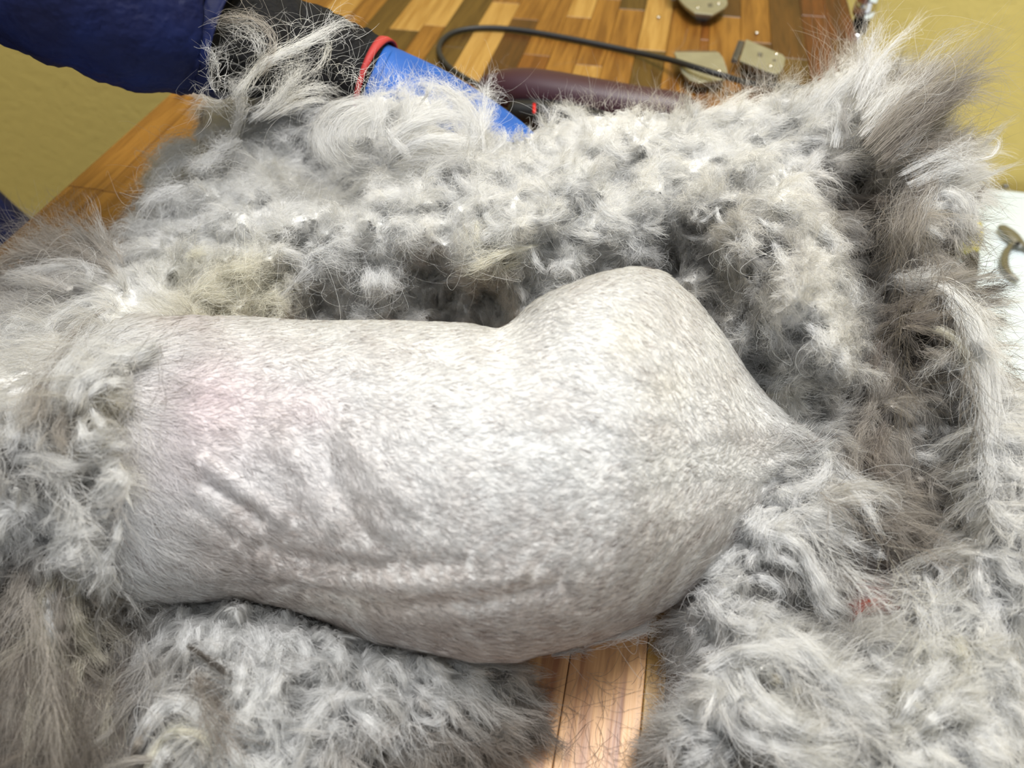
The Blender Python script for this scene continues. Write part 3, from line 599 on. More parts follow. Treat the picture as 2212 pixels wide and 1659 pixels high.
(330,1310,2.6,80,60,'S',.2),(380,1340,3.4,85,55,'W',.15),(450,1320,3.6,90,50,'W',.12),(450,1380,4.0,90,50,'W',.12),(540,1350,4.0,90,50,'W',.12),(620,1360,3.4,80,45,'W',.25),(660,1400,4,80,45,'W',.2),(560,1430,4.4,90,55,'W',.12),(480,1450,4.2,90,60,'W',.15),(700,1430,4,100,50,'W',.25),(400,1420,4,40,80,'S',.2),(430,1500,3.6,50,90,'T',.15),(500,1520,3.6,85,90,'L',.12),(580,1520,3.8,90,90,'W',.12),(640,1480,3,90,80,'S',.3),(720,1500,3.4,150,70,'L',.3),(760,1460,4,90,60,'W',.3),(830,1430,3.4,90,55,'W',.2),(830,1490,3.6,80,70,'W',.2),(700,1560,3.2,140,90,'L',.2),(620,1600,2.6,100,80,'L',.4),(800,1560,3,60,90,'W',.2),(780,1620,1.6,70,60,'B',.4),(900,1450,3.4,60,70,'W',.2),(960,1480,3.4,60,90,'W',.2),(900,1540,2.4,80,90,'L',.3),(960,1560,2,40,110,'T',.15),(1040,1480,2.4,60,90,'L',.15),(1060,1550,1.4,35,110,'T',.1),(1000,1610,.9,20,100,'B',.15),(880,1620,1.0,70,80,'T',.3),(1110,1590,.9,35,90,'B',.1),(1100,1500,1.4,45,90,'T',.15),
(330,1530,3.8,280,70,'W',.2),(400,1560,4,60,80,'W',.2),(360,1620,3.2,110,90,'T',.2),(450,1620,3.2,60,80,'W',.3),(300,1620,3,115,120,'S',.15),(520,1620,3,80,80,'L',.3),
(1380,1500,.3,0,30,'L',.2),(1420,1430,.3,0,30,'L',.2),(1400,1360,.3,0,30,'L',.2),(1350,1620,.3,0,30,'L',.2),(1200,1500,.2,0,30,'B',.2),(1240,1600,.2,0,30,'B',.2),
# the last fur between belly and pile
(1400,1340,3.0,20,50,'G',.2),(1480,1300,3.4,40,50,'S',.3),
]
FLD = Field(ROWS, 44)

COAT = [(285,520),(296,455),(330,390),(365,330),(425,296),(470,290),(458,225),(470,150),(520,110),(600,105),(650,125),(690,190),(740,215),(800,205),(860,190),(950,185),(1000,215),(1040,262),(1068,302),(1120,295),(1180,273),(1240,248),(1330,240),(1420,248),(1480,250),(1540,232),(1600,218),(1660,210),(1720,205),(1760,175),(1800,148),(1850,125),(1900,140),(1945,180),(1965,230),(1950,290),(1900,350),(1850,420),(1838,480),(1850,540),(1880,640),(1886,720),(1880,800),(1850,860),(1800,930),(1790,1000),(1740,1020),(1690,950),(1640,890),(1560,790),(1500,700),(1440,650),(1360,640),(1250,660),(1150,720),(1080,740),(1000,720),(700,712),(420,705),(350,690),(330,640),(300,600)]
FLAP = [(1900,300),(1960,290),(2030,310),(2100,318),(2108,350),(2090,420),(2070,480),(2060,540),(2075,600),(2105,680),(2125,760),(2150,810),(2230,870),(2260,950),(2260,1200),(2120,1200),(1960,1180),(1840,1100),(1780,1020),(1790,930),(1840,860),(1870,780),(1870,640),(1835,540),(1820,440),(1850,380)]
PILE = [(1740,1015),(1800,1000),(1850,1060),(1960,1120),(2120,1150),(2260,1150),(2250,1290),(2195,1330),(2180,1400),(2200,1440),(2180,1500),(2200,1560),(2230,1720),(1420,1720),(1440,1600),(1470,1540),(1520,1480),(1545,1420),(1510,1365),(1470,1345),(1500,1290),(1560,1220),(1600,1150),(1640,1080),(1690,1040)]
NECK = [(-260,640),(-120,600),(0,585),(60,540),(130,520),(220,525),(290,560),(325,620),(345,680),(300,760),(285,860),(270,960),(235,1080),(228,1180),(250,1290),(290,1380),(300,1480),(280,1720),(-260,1720)]
LOWP = [(250,1290),(430,1285),(600,1310),(760,1370),(900,1410),(1020,1420),(1110,1440),(1130,1500),(1120,1580),(1060,1640),(980,1680),(880,1720),(230,1720),(280,1500),(280,1400)]

# ------------------------------------------------------------------ the cat: shaved trunk as one loft
SEC = np.array([(-300,900,1100),(-200,880,1130),(-60,840,1180),(80,790,1230),(180,740,1262),(260,700,1285),(400,686,1296),(520,688,1293),(600,690,1310),(700,693,1338),(800,696,1378),(900,698,1400),(1000,698,1418),(1040,705,1422),(1075,712,1424),(1100,700,1423),(1150,655,1414),(1200,628,1402),(1280,597,1378),(1360,582,1356),(1430,588,1322),(1500,638,1276),(1560,720,1222),(1610,798,1155),(1660,862,1090),(1700,905,1052),(1730,935,1025),(1748,962,1000)], float)
nS, nA = 420, 150
us = np.linspace(SEC[0, 0], SEC[-1, 0], nS)
vt = np.interp(us, SEC[:, 0], SEC[:, 1]); vb = np.interp(us, SEC[:, 0], SEC[:, 2])
kk = np.exp(-np.linspace(-2, 2, 17)**2); kk /= kk.sum()
sm_ = lambda a: np.convolve(np.pad(a, 8, mode='edge'), kk, 'valid')
vt, vb = sm_(vt), sm_(vb)
gk = np.exp(-np.linspace(-2.2, 2.2, 121)**2); gk /= gk.sum()
vs_ = np.convolve(np.pad(vt, 60, mode='edge'), gk, 'valid'); vs_ = np.where(us > 1450, vt+(vs_-vt)*np.clip((1600-us)/150, 0, 1), vs_)
rt = nrm(rays(us, vt)); r1 = nrm(rays(us, vs_)); r2 = nrm(rays(us, vb)); e0 = nrm(r1+r2); half = np.arccos(np.clip((r1*r2).sum(1), -1, 1))/2
e2 = nrm(r1-r2); sp_ = -e0[:, 2]
zrest = H*np.sin(half)/(sp_+np.sin(half))
zc_ = sm_(sm_(sm_(np.maximum(.062, zrest)))); dd = (H-zc_)/sp_; rr = dd*np.sin(half)
cc = CAM+e0*dd[:, None]
ph = np.linspace(0, 2*np.pi, nA, endpoint=False)
TR = cc[:, None]-e0[:, None]*(rr[:, None]*np.cos(ph))[..., None]+e2[:, None]*(rr[:, None]*np.sin(ph))[..., None]
ct = (rt*e0).sum(1); dtop = dd*((rt*e2).sum(1)/ct-np.tan(half))*.97
TR = TR+e2[:, None]*(dtop[:, None]*np.clip(np.sin(ph), 0, 1)**1.6)[..., None]
TR[..., 2] = np.maximum(TR[..., 2], .001)
TN = nrm(TR-cc[:, None])
tu, tv = toPx(TR)
CREASE = [([(430,1035),(480,1068),(530,1100),(560,1125)], -.0042, 13), ([(400,1085),(450,1120),(500,1165)], -.0022, 12), ([(690,960),(730,1060),(790,1150),(860,1200)], -.0022, 22),
          ([(740,930),(800,1010),(880,1090)], .0022, 22), ([(600,950),(660,1050),(720,1140)], .002, 24), ([(440,1000),(520,1050),(600,1110)], .003, 18),
          ([(560,1180),(700,1220),(860,1225),(1000,1215)], -.003, 18), ([(600,1240),(760,1262),(950,1262),(1120,1240)], .003, 16), ([(660,1280),(850,1310),(1050,1300),(1200,1270)], -.0026, 14),
          ([(330,1180),(380,1215),(450,1240)], .0035, 30), ([(480,1270),(620,1265),(760,1300)], -.002, 16), ([(1150,720),(1160,800),(1200,900),(1280,980)], -.0022, 46),
          ([(1640,1060),(1690,1030),(1740,1020)], -.004, 10), ([(1660,990),(1700,975),(1740,985)], -.002, 12), ([(1380,700),(1470,800),(1560,900)], .003, 60), ([(1700,930),(1750,960)], .003, 16)]
disp = np.zeros(tu.shape)
for pts, dp, wd in CREASE: disp += dp*.55*np.exp(-(segd(tu, tv, pts)/wd)**2)
front = (TN*nrm(CAM-TR)).sum(-1)
disp *= np.clip(front*3, 0, 1)
disp += .0003*noise(tu*.6, tv, 31, 210)
TR = TR+TN*disp[..., None]*1.0
TR[..., 2] = np.maximum(TR[..., 2], .001)
g1 = np.gradient(TR, axis=0); g2 = np.stack([np.roll(TR[..., k], -1, 1)-np.roll(TR[..., k], 1, 1) for k in range(3)], -1)
TN2 = nrm(np.cross(g1, g2)); TN2 *= np.sign((TN2*TN).sum(-1, keepdims=True))

def trunk_angle(u, v):
    """clip direction of the coat on the shaved trunk"""
    A = [(350,750,-5),(500,750,-3),(700,750,4),(900,760,8),(1040,740,5),(400,850,-25),(520,900,-12),(700,850,5),(700,920,38),(760,1000,48),(450,980,35),(430,1080,42),(330,1000,60),(330,1100,55),(560,1050,35),(650,1120,30),(820,1120,42),(900,1000,15),(1000,850,5),(1100,1000,4),(1200,800,12),(1300,650,25),(1400,640,35),(1450,750,40),(1560,850,45),(1350,900,10),(1500,1000,-12),(1650,950,10),(1700,1000,-10),(1300,1100,-12),(1100,1150,0),(700,1230,8),(900,1260,2),(500,1200,30),(350,1230,45),(600,1290,15),(850,1340,18),(1000,1390,25),(1100,1330,0),(1200,1260,-8),(1350,1250,-22),(1250,1350,-12),(1450,1150,-28),(1560,1150,-35),(1400,1300,-25),(200,1000,60),(0,900,20)]
    a = np.array(A, float); d = (u[:, None]-a[None, :, 0])**2+(v[:, None]-a[None, :, 1])**2; d -= d.min(1, keepdims=True)*.3
    ww = np.exp(-d/(2*85.**2)); th = np.radians(a[:, 2]); return np.arctan2(ww@np.sin(th), ww@np.cos(th))
def blob(u, v, x, y, sx, sy): return np.exp(-((u-x)/sx)**2-((v-y)/sy)**2)
def trunk_col(u, v, th):
    """skin and undercoat colour, with shade painted in towards the belly"""
    al = u*np.cos(th)+v*np.sin(th); ac = -u*np.sin(th)+v*np.cos(th)
    n1 = noise(al*.32, ac, 41, 46); n2 = noise(al*.25, ac, 42, 20); n3 = noise(u, v, 43, 170)
    c = np.ones(u.shape+(3,))*np.array([.63, .63, .625])
    dark = np.clip(.045*n1+.03*n2+.07*n3+.07, 0, 1)
    low = np.clip((v-1040)/330, 0, 1)*np.clip((u-380)/120, 0, 1)+.5*np.clip((v-1050)/150, 0, 1)*blob(u, v, 560, 1180, 260, 120)  # belly darkening: taupe hair tips plus shade painted into the colour
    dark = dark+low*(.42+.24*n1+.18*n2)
    dark = dark+.34*blob(u, v, 500, 1085, 60, 22)*0-.12*blob(u, v, 320, 1050, 120, 200)+.14*blob(u, v, 1160, 880, 80, 60)+.10*blob(u, v, 850, 1030, 140, 70)+.12*blob(u, v, 1500, 1180, 120, 60)
    dark = np.clip(dark, 0, .62)
    c = c*(1+.22*np.clip((400-u)/150, 0, 1))[..., None]; c = c*(1-dark[..., None])+dark[..., None]*np.array([.33, .285, .26])  # left end lightened in colour to offset its shading
    pk = .65*blob(u, v, 450, 860, 130, 95)+.32*blob(u, v, 660, 880, 70, 50)+.30*blob(u, v, 380, 690, 90, 40)+.18*blob(u, v, 380, 1000, 120, 80)+.20*blob(u, v, 600, 1000, 300, 200)
    c = c*(1-pk[..., None]*np.array([.03, .19, .15]))
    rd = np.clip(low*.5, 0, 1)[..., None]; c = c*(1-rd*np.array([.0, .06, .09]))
    ye = .5*blob(u, v, 1345, 730, 50, 60)+.4*blob(u, v, 1440, 830, 50, 40)+.3*blob(u, v, 720, 1300, 180, 30)
    c = c*(1-ye[..., None]*np.array([.0, .05, .17]))
    return c
V, F = loft(TR)
fl = toPx(TR.reshape(-1, 3)); tc_ = trunk_col(fl[0], fl[1], trunk_angle(fl[0], fl[1]))*.92
cat = empty('cat', (float(cc[nS//2, 0]), float(cc[nS//2, 1]), 0))
tag(cat, 'pale grey longhaired cat lying on its side with its trunk freshly shaved', 'cat')
mesh('body', V, F, M['skin'], cat, cols=tc_)

# short hair on the trunk
def trunk_hair(n, seed, Lpx, rad, K=4, lift=.16, dark=0.0, region=None):
    g = np.random.default_rng(seed)
    w_ = (rr*1.0)[:, None]*np.where(front > -.12, 1, 0)*np.gradient(us)[:, None]*dd[:, None]; w_ = w_.ravel()/w_.sum()
    idx = g.choice(nS*nA, n, p=w_); i = np.clip((idx//nA)+g.uniform(0, 1, n), 0, nS-1.001); j = (idx % nA)+g.uniform(0, 1, n)
    i0 = i.astype(int); fi = (i-i0)[:, None]; j0 = j.astype(int) % nA; j1 = (j0+1) % nA; fj = (j-j.astype(int))[:, None]
    bl_ = lambda A: (A[i0, j0]*(1-fi)+A[i0+1, j0]*fi)*(1-fj)+(A[i0, j1]*(1-fi)+A[i0+1, j1]*fi)*fj
    p = bl_(TR); nn = nrm(bl_(TN2)); u, v = toPx(p)
    k = (u > 90) & (u < 1790) & (v < 1500)
    if region is not None: k &= region(u, v, g)
    p, nn, u, v = p[k], nn[k], u[k], v[k]; n = len(p)
    th = trunk_angle(u, v)+.35*noise(u, v, 51, 90)*.6+g.normal(0, .20, n)
    D = np.cos(th)[:, None]*RT-np.sin(th)[:, None]*UP; D = nrm(D-(D*nn).sum(1, keepdims=True)*nn)
    B = np.cross(nn, D); m = np.linalg.norm(p-CAM, axis=1)/FPX
    longer = 1+.9*np.clip((v-1330)/60, 0, 1)+1.6*np.clip((u-1640)/60, 0, 1)+1.1*np.clip((430-u)/140, 0, 1)+.5*blob(u, v, 380, 1230, 90, 60)
    L = (Lpx*m*g.uniform(.55, 1.4, n)*longer)[:, None, None]
    s = np.linspace(0, 1, K)[None, :, None]; cv = g.normal(0, .20, n)[:, None, None]
    lf = (lift*g.uniform(.5, 1.7, n))[:, None, None]
    pos = p[:, None]-nn[:, None]*.0004+L*(D[:, None]*s+B[:, None]*cv*s*s+nn[:, None]*lf*(s*1.7-s*s*1.2))
    c = trunk_col(u, v, trunk_angle(u, v))*(1+g.normal(0, .10, (n, 1)))
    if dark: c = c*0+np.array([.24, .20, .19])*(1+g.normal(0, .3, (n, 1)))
    r = rad*np.array([1, 1, .85, .35])[None, :K]*g.uniform(.7, 1.2, (n, 1))
    sn = nrm(nn+g.normal(0, .13, (n, 3))+B*cv[:, 0]*.4)
    return pos, r, c, sn
a_ = trunk_hair(NTR, 61, 24, .000080)
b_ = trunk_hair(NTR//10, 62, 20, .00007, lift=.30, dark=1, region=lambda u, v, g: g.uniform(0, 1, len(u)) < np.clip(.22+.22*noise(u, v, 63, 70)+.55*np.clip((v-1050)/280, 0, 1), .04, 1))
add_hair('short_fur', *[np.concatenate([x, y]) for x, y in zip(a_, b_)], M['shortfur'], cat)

def ribbon(K, r): 
    s = np.linspace(0, 1, K); return r*(1-.75*s**2.2)
def fur_part(name, parts, parent, r=.00006, m='fur'):
    by = {}
    for pos, c, sn in parts: by.setdefault(pos.shape[1], []).append((pos, c, sn))
    for K, l in by.items():
        pos = np.concatenate([x[0] for x in l]); c = np.concatenate([x[1] for x in l]); sn = np.concatenate([x[2] for x in l])
        rd = ribbon(K, r)[None]*np.random.default_rng(5).uniform(.65, 1.25, (len(pos), 1))
        add_hair(name, pos, rd, c, sn, M[m], parent)
# the neck fur lies on top of the trunk
fu, fv, fz = tu[front > .05], tv[front > .05], TR[..., 2][front > .05]
for k, (u_, v_) in enumerate(FLD.uv):
    if u_ < 390 and 640 < v_ < 1275:
        q_ = (fu-u_)**2+(fv-v_)**2; j_ = int(np.argmin(q_))
        if q_[j_] < 18**2: FLD.z[k] = max(FLD.z[k], fz[j_] + .0015 + .009*min(max((300-u_)/120, 0), 1))

# ------------------------------------------------------------------ hand measured locks
L_COAT = [
# over the black arm and the glove (u, v, z cm)
([(520,205,12),(560,140,15),(635,102,17),(700,70,17.5),(745,46,17),(776,62,16.5)],0,26,7,'W',173,.02),
([(500,215,12),(545,160,14.5),(600,120,16.5),(660,98,17),(705,75,17)],0,20,8,'L',107,.03),
([(560,175,15),(592,110,16.5),(575,62,17),(530,38,17),(470,42,16),(432,64,15)],0,20,14,'T',107,.03),
([(545,185,14),(560,120,16),(545,75,16.5),(505,60,16),(455,62,15)],0,18,12,'G',82,.04),
([(480,190,12),(465,130,15),(445,85,15),(430,60,15)],0,6,3,'L',24,.04),
([(470,215,11),(455,160,14),(470,110,15),(510,70,16)],0,10,5,'G',36,.05),
([(700,72,17),(708,100,16.5),(690,140,15),(650,180,13)],0,14,9,'L',61,.04),
([(600,235,11),(650,200,13),(700,190,13.5),(742,212,12)],0,22,10,'W',123,.03),
([(580,260,10),(640,225,11.5),(700,215,12),(735,235,11)],0,20,10,'W',115,.03),
([(540,260,9.5),(600,215,12),(640,160,14),(660,130,15)],0,28,14,'L',300,.07),
([(500,300,9),(520,240,11),(515,190,13),(490,150,14)],0,20,12,'G',220,.09),
([(440,230,9),(432,290,8),(445,330,7)],0,12,8,'T',120,.10),
([(795,214,12),(728,232,12),(690,285,11),(708,345,10),(768,378,9)],0,16,10,'W',280,.04),
([(800,226,12.3),(742,250,12.3),(714,300,11.5),(738,345,10.5),(795,362,9.5)],0,18,10,'W',300,.04),
([(760,212,12),(708,230,11.5),(680,280,10.5),(690,335,9.5),(735,380,8.8)],0,9,6,'G',150,.05),
([(810,240,12.5),(765,262,12.5),(745,300,12),(765,335,11),(815,345,10)],0,20,12,'W',260,.04),
([(800,300,11.5),(812,245,12.5),(800,183,13)],0,16,5,'W',220,.07), ([(828,295,11.5),(818,225,12.6),(830,172,13)],0,14,4,'W',200,.07), ([(790,290,11.5),(800,230,12.5),(788,192,12.5)],0,10,3,'W',130,.08),
([(850,310,11),(882,245,12.5),(886,168,13)],0,18,4,'W',240,.06), ([(880,300,11),(935,235,12.3),(990,198,12.6)],0,26,8,'W',320,.06), ([(1045,310,10),(1012,240,11.8),(955,192,12.8),(895,172,13)],0,26,12,'W',420,.05),
([(965,335,10.5),(1022,300,11),(1000,240,12),(925,190,12.8)],0,26,12,'W',360,.05), ([(900,230,12),(925,200,13),(940,168,13.4)],0,12,3,'W',120,.08), ([(840,300,11.5),(905,262,12.3),(985,250,12),(1045,292,10.8)],0,26,12,'W',380,.04),
([(845,335,10.6),(905,305,11.4),(990,305,11.4),(1065,330,10)],0,24,14,'W',360,.05), ([(832,270,11.5),(860,312,11.5),(892,352,10.5)],0,12,5,'L',150,.05), ([(850,355,10),(920,345,10.6),(1000,350,10.6),(1060,370,10)],0,18,10,'G',200,.08),
([(1045,330,10.5),(1040,270,11.5),(1046,205,12),(1032,160,12.4)],0,11,5,'W',150,.06), ([(1046,240,11.8),(1056,185,12.4),(1078,132,12.8)],0,6,5,'W',60,.10), ([(1035,310,10.8),(1060,245,11.8),(1078,200,12)],0,8,4,'L',80,.08),
([(1060,335,10.4),(1090,300,11),(1078,272,11.4)],0,14,5,'W',130,.08),
# upper left hump edges
([(430,320,7.5),(390,312,8),(352,340,7.5),(318,395,6)],0,34,18,'W',520,.09), ([(420,345,7.5),(380,350,7.6),(345,385,7),(320,430,6)],0,30,16,'W',460,.10), ([(420,300,8),(440,285,8.3),(470,292,8.6)],0,26,12,'W',300,.08), ([(400,400,7.6),(340,420,7),(285,460,5.6)],0,24,10,'W',360,.10), ([(480,330,8.4),(440,350,8.2),(400,380,7.8)],0,34,20,'W',460,.11), ([(520,300,8.8),(480,320,8.6),(450,300,8.4)],0,28,18,'L',340,.11),
([(345,470,5.8),(300,500,5),(255,505,4.6),(225,490,4.5)],0,12,8,'G',140,.10), ([(300,540,5),(262,560,5),(250,525,5.5),(268,512,6)],0,7,4,'W',90,.05),
# woolly field
([(350,470),(400,430),(460,420)],1,22,10,'W',240,.08), ([(500,430),(560,410),(620,430)],1,24,10,'W',260,.09), ([(590,480),(640,450),(700,455)],1.2,24,12,'W',260,.09), ([(780,460),(820,430),(870,420),(900,440)],1.3,26,10,'W',300,.06), ([(760,420),(800,400),(850,400)],1.2,20,9,'W',220,.08),
([(820,500),(860,480),(900,500),(920,540)],1.2,20,10,'W',240,.08), ([(560,560),(600,540),(650,560),(680,600)],1,20,10,'W',220,.08), ([(690,540),(740,520),(790,540)],1.2,22,10,'W',240,.09),
([(400,560),(430,545),(470,555)],1,18,10,'C',200,.10), ([(420,640),(470,600),(540,575),(600,570)],1.4,28,14,'C',420,.07), ([(400,665),(440,640),(500,635),(560,610)],1.2,24,12,'C',360,.09), ([(480,690),(430,682),(395,668)],.8,16,8,'C',200,.10), ([(520,680),(560,650),(600,640),(640,650)],1,18,8,'C',220,.10),
([(600,650),(660,590),(720,560),(760,575),(775,620)],1.3,10,8,'L',180,.10), ([(790,560),(800,610),(806,665)],1.6,26,12,'W',320,.09), ([(830,570),(835,620),(820,668)],1.4,22,10,'W',260,.09), ([(660,560),(690,540),(735,545),(765,580)],1.2,14,8,'L',160,.10), ([(900,560),(860,590),(880,630)],1.2,18,8,'L',180,.09),
# middle band
([(975,350),(1000,395),(1048,420)],1.2,14,5,'W',220,.04), ([(1155,388),(1215,360),(1280,344)],1.4,13,7,'W',240,.04), ([(1272,412),(1308,455),(1345,480),(1388,490)],1.4,18,8,'W',320,.04), ([(1385,488),(1325,514),(1265,508),(1208,488)],1.5,14,7,'W',260,.04),
([(1355,500),(1372,532),(1410,545),(1440,528)],1.6,22,12,'L',300,.06), ([(1165,528),(1080,550),(1020,578),(972,571)],1.8,15,7,'C',320,.04), ([(1130,560),(1065,588),(1005,598)],1.6,16,7,'C',240,.06), ([(1146,532),(1160,568),(1184,592)],1.8,15,6,'W',200,.04),
([(1058,400),(1085,450),(1125,470)],1.2,15,6,'W',200,.05), ([(1040,430),(1060,480),(1100,500)],1.2,15,6,'W',200,.05), ([(940,370),(960,410),(1000,430)],1.2,18,7,'W',200,.06), ([(1100,330),(1090,370),(1110,410)],1.3,20,8,'W',220,.06), ([(1150,300),(1160,340),(1200,360)],1.2,20,8,'W',220,.06),
([(1262,255),(1275,290),(1270,330)],1.2,14,6,'W',200,.04), ([(1300,290),(1330,330),(1380,340)],1.2,22,9,'W',240,.06), ([(1200,420),(1240,400),(1290,400)],1.2,20,8,'L',220,.06), ([(1130,480),(1190,470),(1240,440)],1.3,18,7,'L',220,.05), ([(1000,530),(1050,510),(1100,470)],1.3,14,6,'L',180,.06),
([(1010,620),(1020,570),(1060,530)],1.2,10,5,'L',130,.07), ([(900,620),(960,590),(1010,540),(1060,470)],1.2,6,4,'L',110,.06), ([(1030,470),(1030,510),(1050,545)],1.3,10,5,'C',120,.05), ([(1260,540),(1300,515),(1340,510)],1.4,14,8,'G',160,.08), ([(1180,560),(1215,580),(1205,600)],1,16,8,'G',160,.08),
([(1340,560),(1400,545),(1450,560)],.8,18,9,'S',180,.08), ([(1350,470),(1400,440),(1460,440)],1.2,24,10,'G',240,.08), ([(1400,380),(1440,350),(1500,345)],1.2,26,12,'W',300,.07), ([(1430,290),(1480,310),(1540,290)],1.2,26,12,'W',300,.06),
([(1050,640),(1060,680),(1075,712)],.6,16,8,'G',160,.06), ([(1020,630),(1030,670),(1035,700)],.6,14,7,'S',140,.06), ([(1110,600),(1100,650),(1088,700)],.8,18,9,'L',180,.06), ([(940,630),(930,660),(925,690)],.6,14,7,'S',140,.06),
# fold lobe
([(1488,462),(1515,478),(1545,455),(1562,440)],1.6,4,3,'W',70,.03), ([(1547,440),(1552,470),(1567,494)],1.8,6,4,'W',110,.02), ([(1462,502),(1505,516),(1548,508)],1.4,3,3,'L',50,.05), ([(1480,492),(1500,470),(1508,436)],1.4,4,3,'W',60,.05), ([(1500,455),(1545,432),(1605,420)],1.2,14,6,'L',180,.06),
([(1553,500),(1572,545),(1604,578)],1.6,18,8,'W',260,.05), ([(1600,478),(1616,520),(1628,552)],1.4,14,6,'L',190,.06), ([(1668,518),(1690,560),(1702,592)],1.2,16,7,'L',190,.07), ([(1638,468),(1665,490),(1695,490)],1.4,11,5,'W',150,.05), ([(1630,450),(1690,443),(1732,446)],1.2,12,5,'W',150,.06), ([(1590,440),(1640,430),(1680,445)],1.2,12,5,'G',150,.06),
([(1700,380),(1740,400),(1770,450)],1.2,26,14,'W',320,.07), ([(1760,480),(1795,520),(1812,570)],1.2,24,12,'W',300,.07), ([(1800,580),(1830,620),(1850,670)],1.2,22,10,'W',280,.07), ([(1740,700),(1780,730),(1800,780)],1.2,22,10,'W',260,.08), ([(1800,740),(1820,770),(1815,800)],1.2,18,9,'W',220,.08), ([(1640,690),(1670,720),(1690,780)],1,20,8,'L',220,.08),
([(1500,600),(1540,620),(1570,660),(1620,690)],.8,16,8,'S',200,.06), ([(1530,590),(1550,560),(1575,520)],.8,14,6,'G',150,.06), ([(1560,700),(1600,715),(1660,700)],.8,22,10,'L',240,.07), ([(1590,760),(1650,770),(1700,780)],.8,22,10,'G',240,.07), ([(1620,820),(1690,825),(1750,812)],.8,18,8,'L',240,.05), ([(1640,860),(1700,852),(1760,850)],.8,16,7,'C',200,.06), ([(1700,900),(1730,880),(1770,880)],.8,14,6,'L',160,.06), ([(1655,880),(1700,895),(1730,930)],.8,12,6,'L',160,.05),
# shoulder at the upper right
([(1768,262,11.5),(1792,215,12.5),(1838,165,13.5),(1885,118,14)],0,28,16,'W',420,.05), ([(1740,240,11.5),(1765,200,12.3),(1810,165,13)],0,24,12,'W',300,.06), ([(1800,320,11.5),(1812,255,12.5),(1800,195,13)],0,16,5,'W',240,.04), ([(1832,300,12),(1822,250,12.8),(1840,205,13)],0,10,4,'S',130,.06),
([(1850,225,13),(1892,140,14),(1955,72,14.5),(2012,20,15)],0,10,3,'W',150,.03), ([(1842,215,13),(1872,130,14),(1892,75,14.5),(1915,38,15)],0,20,16,'L',180,.07), ([(1850,240,13),(1900,160,14),(1930,110,14.4)],0,20,12,'W',200,.06), ([(1860,260,13),(1920,210,13.8),(1980,180,14)],0,26,14,'W',260,.07),
([(1865,320,12.5),(1940,240,13.8),(2030,150,14.6),(2150,72,15)],0,30,22,'T',420,.035), ([(1880,335,12.3),(1985,245,13.6),(2080,155,14.4),(2190,55,15)],0,30,18,'T',420,.035,.75), ([(1860,300,12.8),(1930,220,14),(2000,165,14.6),(2110,60,15.4)],0,22,14,'L',220,.05), ([(1900,345,12),(2000,235,13.6),(2100,170,14.2),(2215,158,14.4)],0,26,16,'T',380,.035,.8),
([(1905,352,12),(1985,270,13.2),(2060,205,14),(2160,180,14)],0,18,12,'B',220,.03), ([(1925,350,12),(2025,222,13.6),(2100,208,13.8),(2215,246,13.6)],0,14,9,'T',210,.04,.8), ([(1900,360,11.5),(1960,310,12.6),(2020,240,13.4)],0,26,12,'S',280,.05),
([(1890,365,11.5),(1980,320,12),(2060,312,12),(2140,322,12)],0,18,22,'T',240,.06), ([(1940,380,11.3),(2020,340,11.8),(2080,322,12),(2125,305,12)],0,20,10,'W',260,.06), ([(1960,400,11),(2030,370,11.5),(2090,350,11.8),(2120,340,12)],0,24,14,'L',280,.07), ([(2105,345,12),(2145,335,12),(2158,305,12.4),(2142,290,12.6)],0,4,2,'W',50,.03),
([(1640,215),(1700,225),(1760,230)],1.3,24,14,'W',320,.04), ([(1600,240),(1660,262),(1720,262)],1.3,24,14,'W',320,.05), ([(1500,262),(1560,245),(1620,235)],1.2,26,14,'W',340,.04), ([(1690,205),(1740,205),(1780,215)],1.3,14,8,'B',160,.06), ([(1640,330),(1690,318),(1740,320)],1.2,12,5,'W',180,.04), ([(1720,300),(1770,300),(1815,318)],1.2,14,6,'W',180,.04),
]
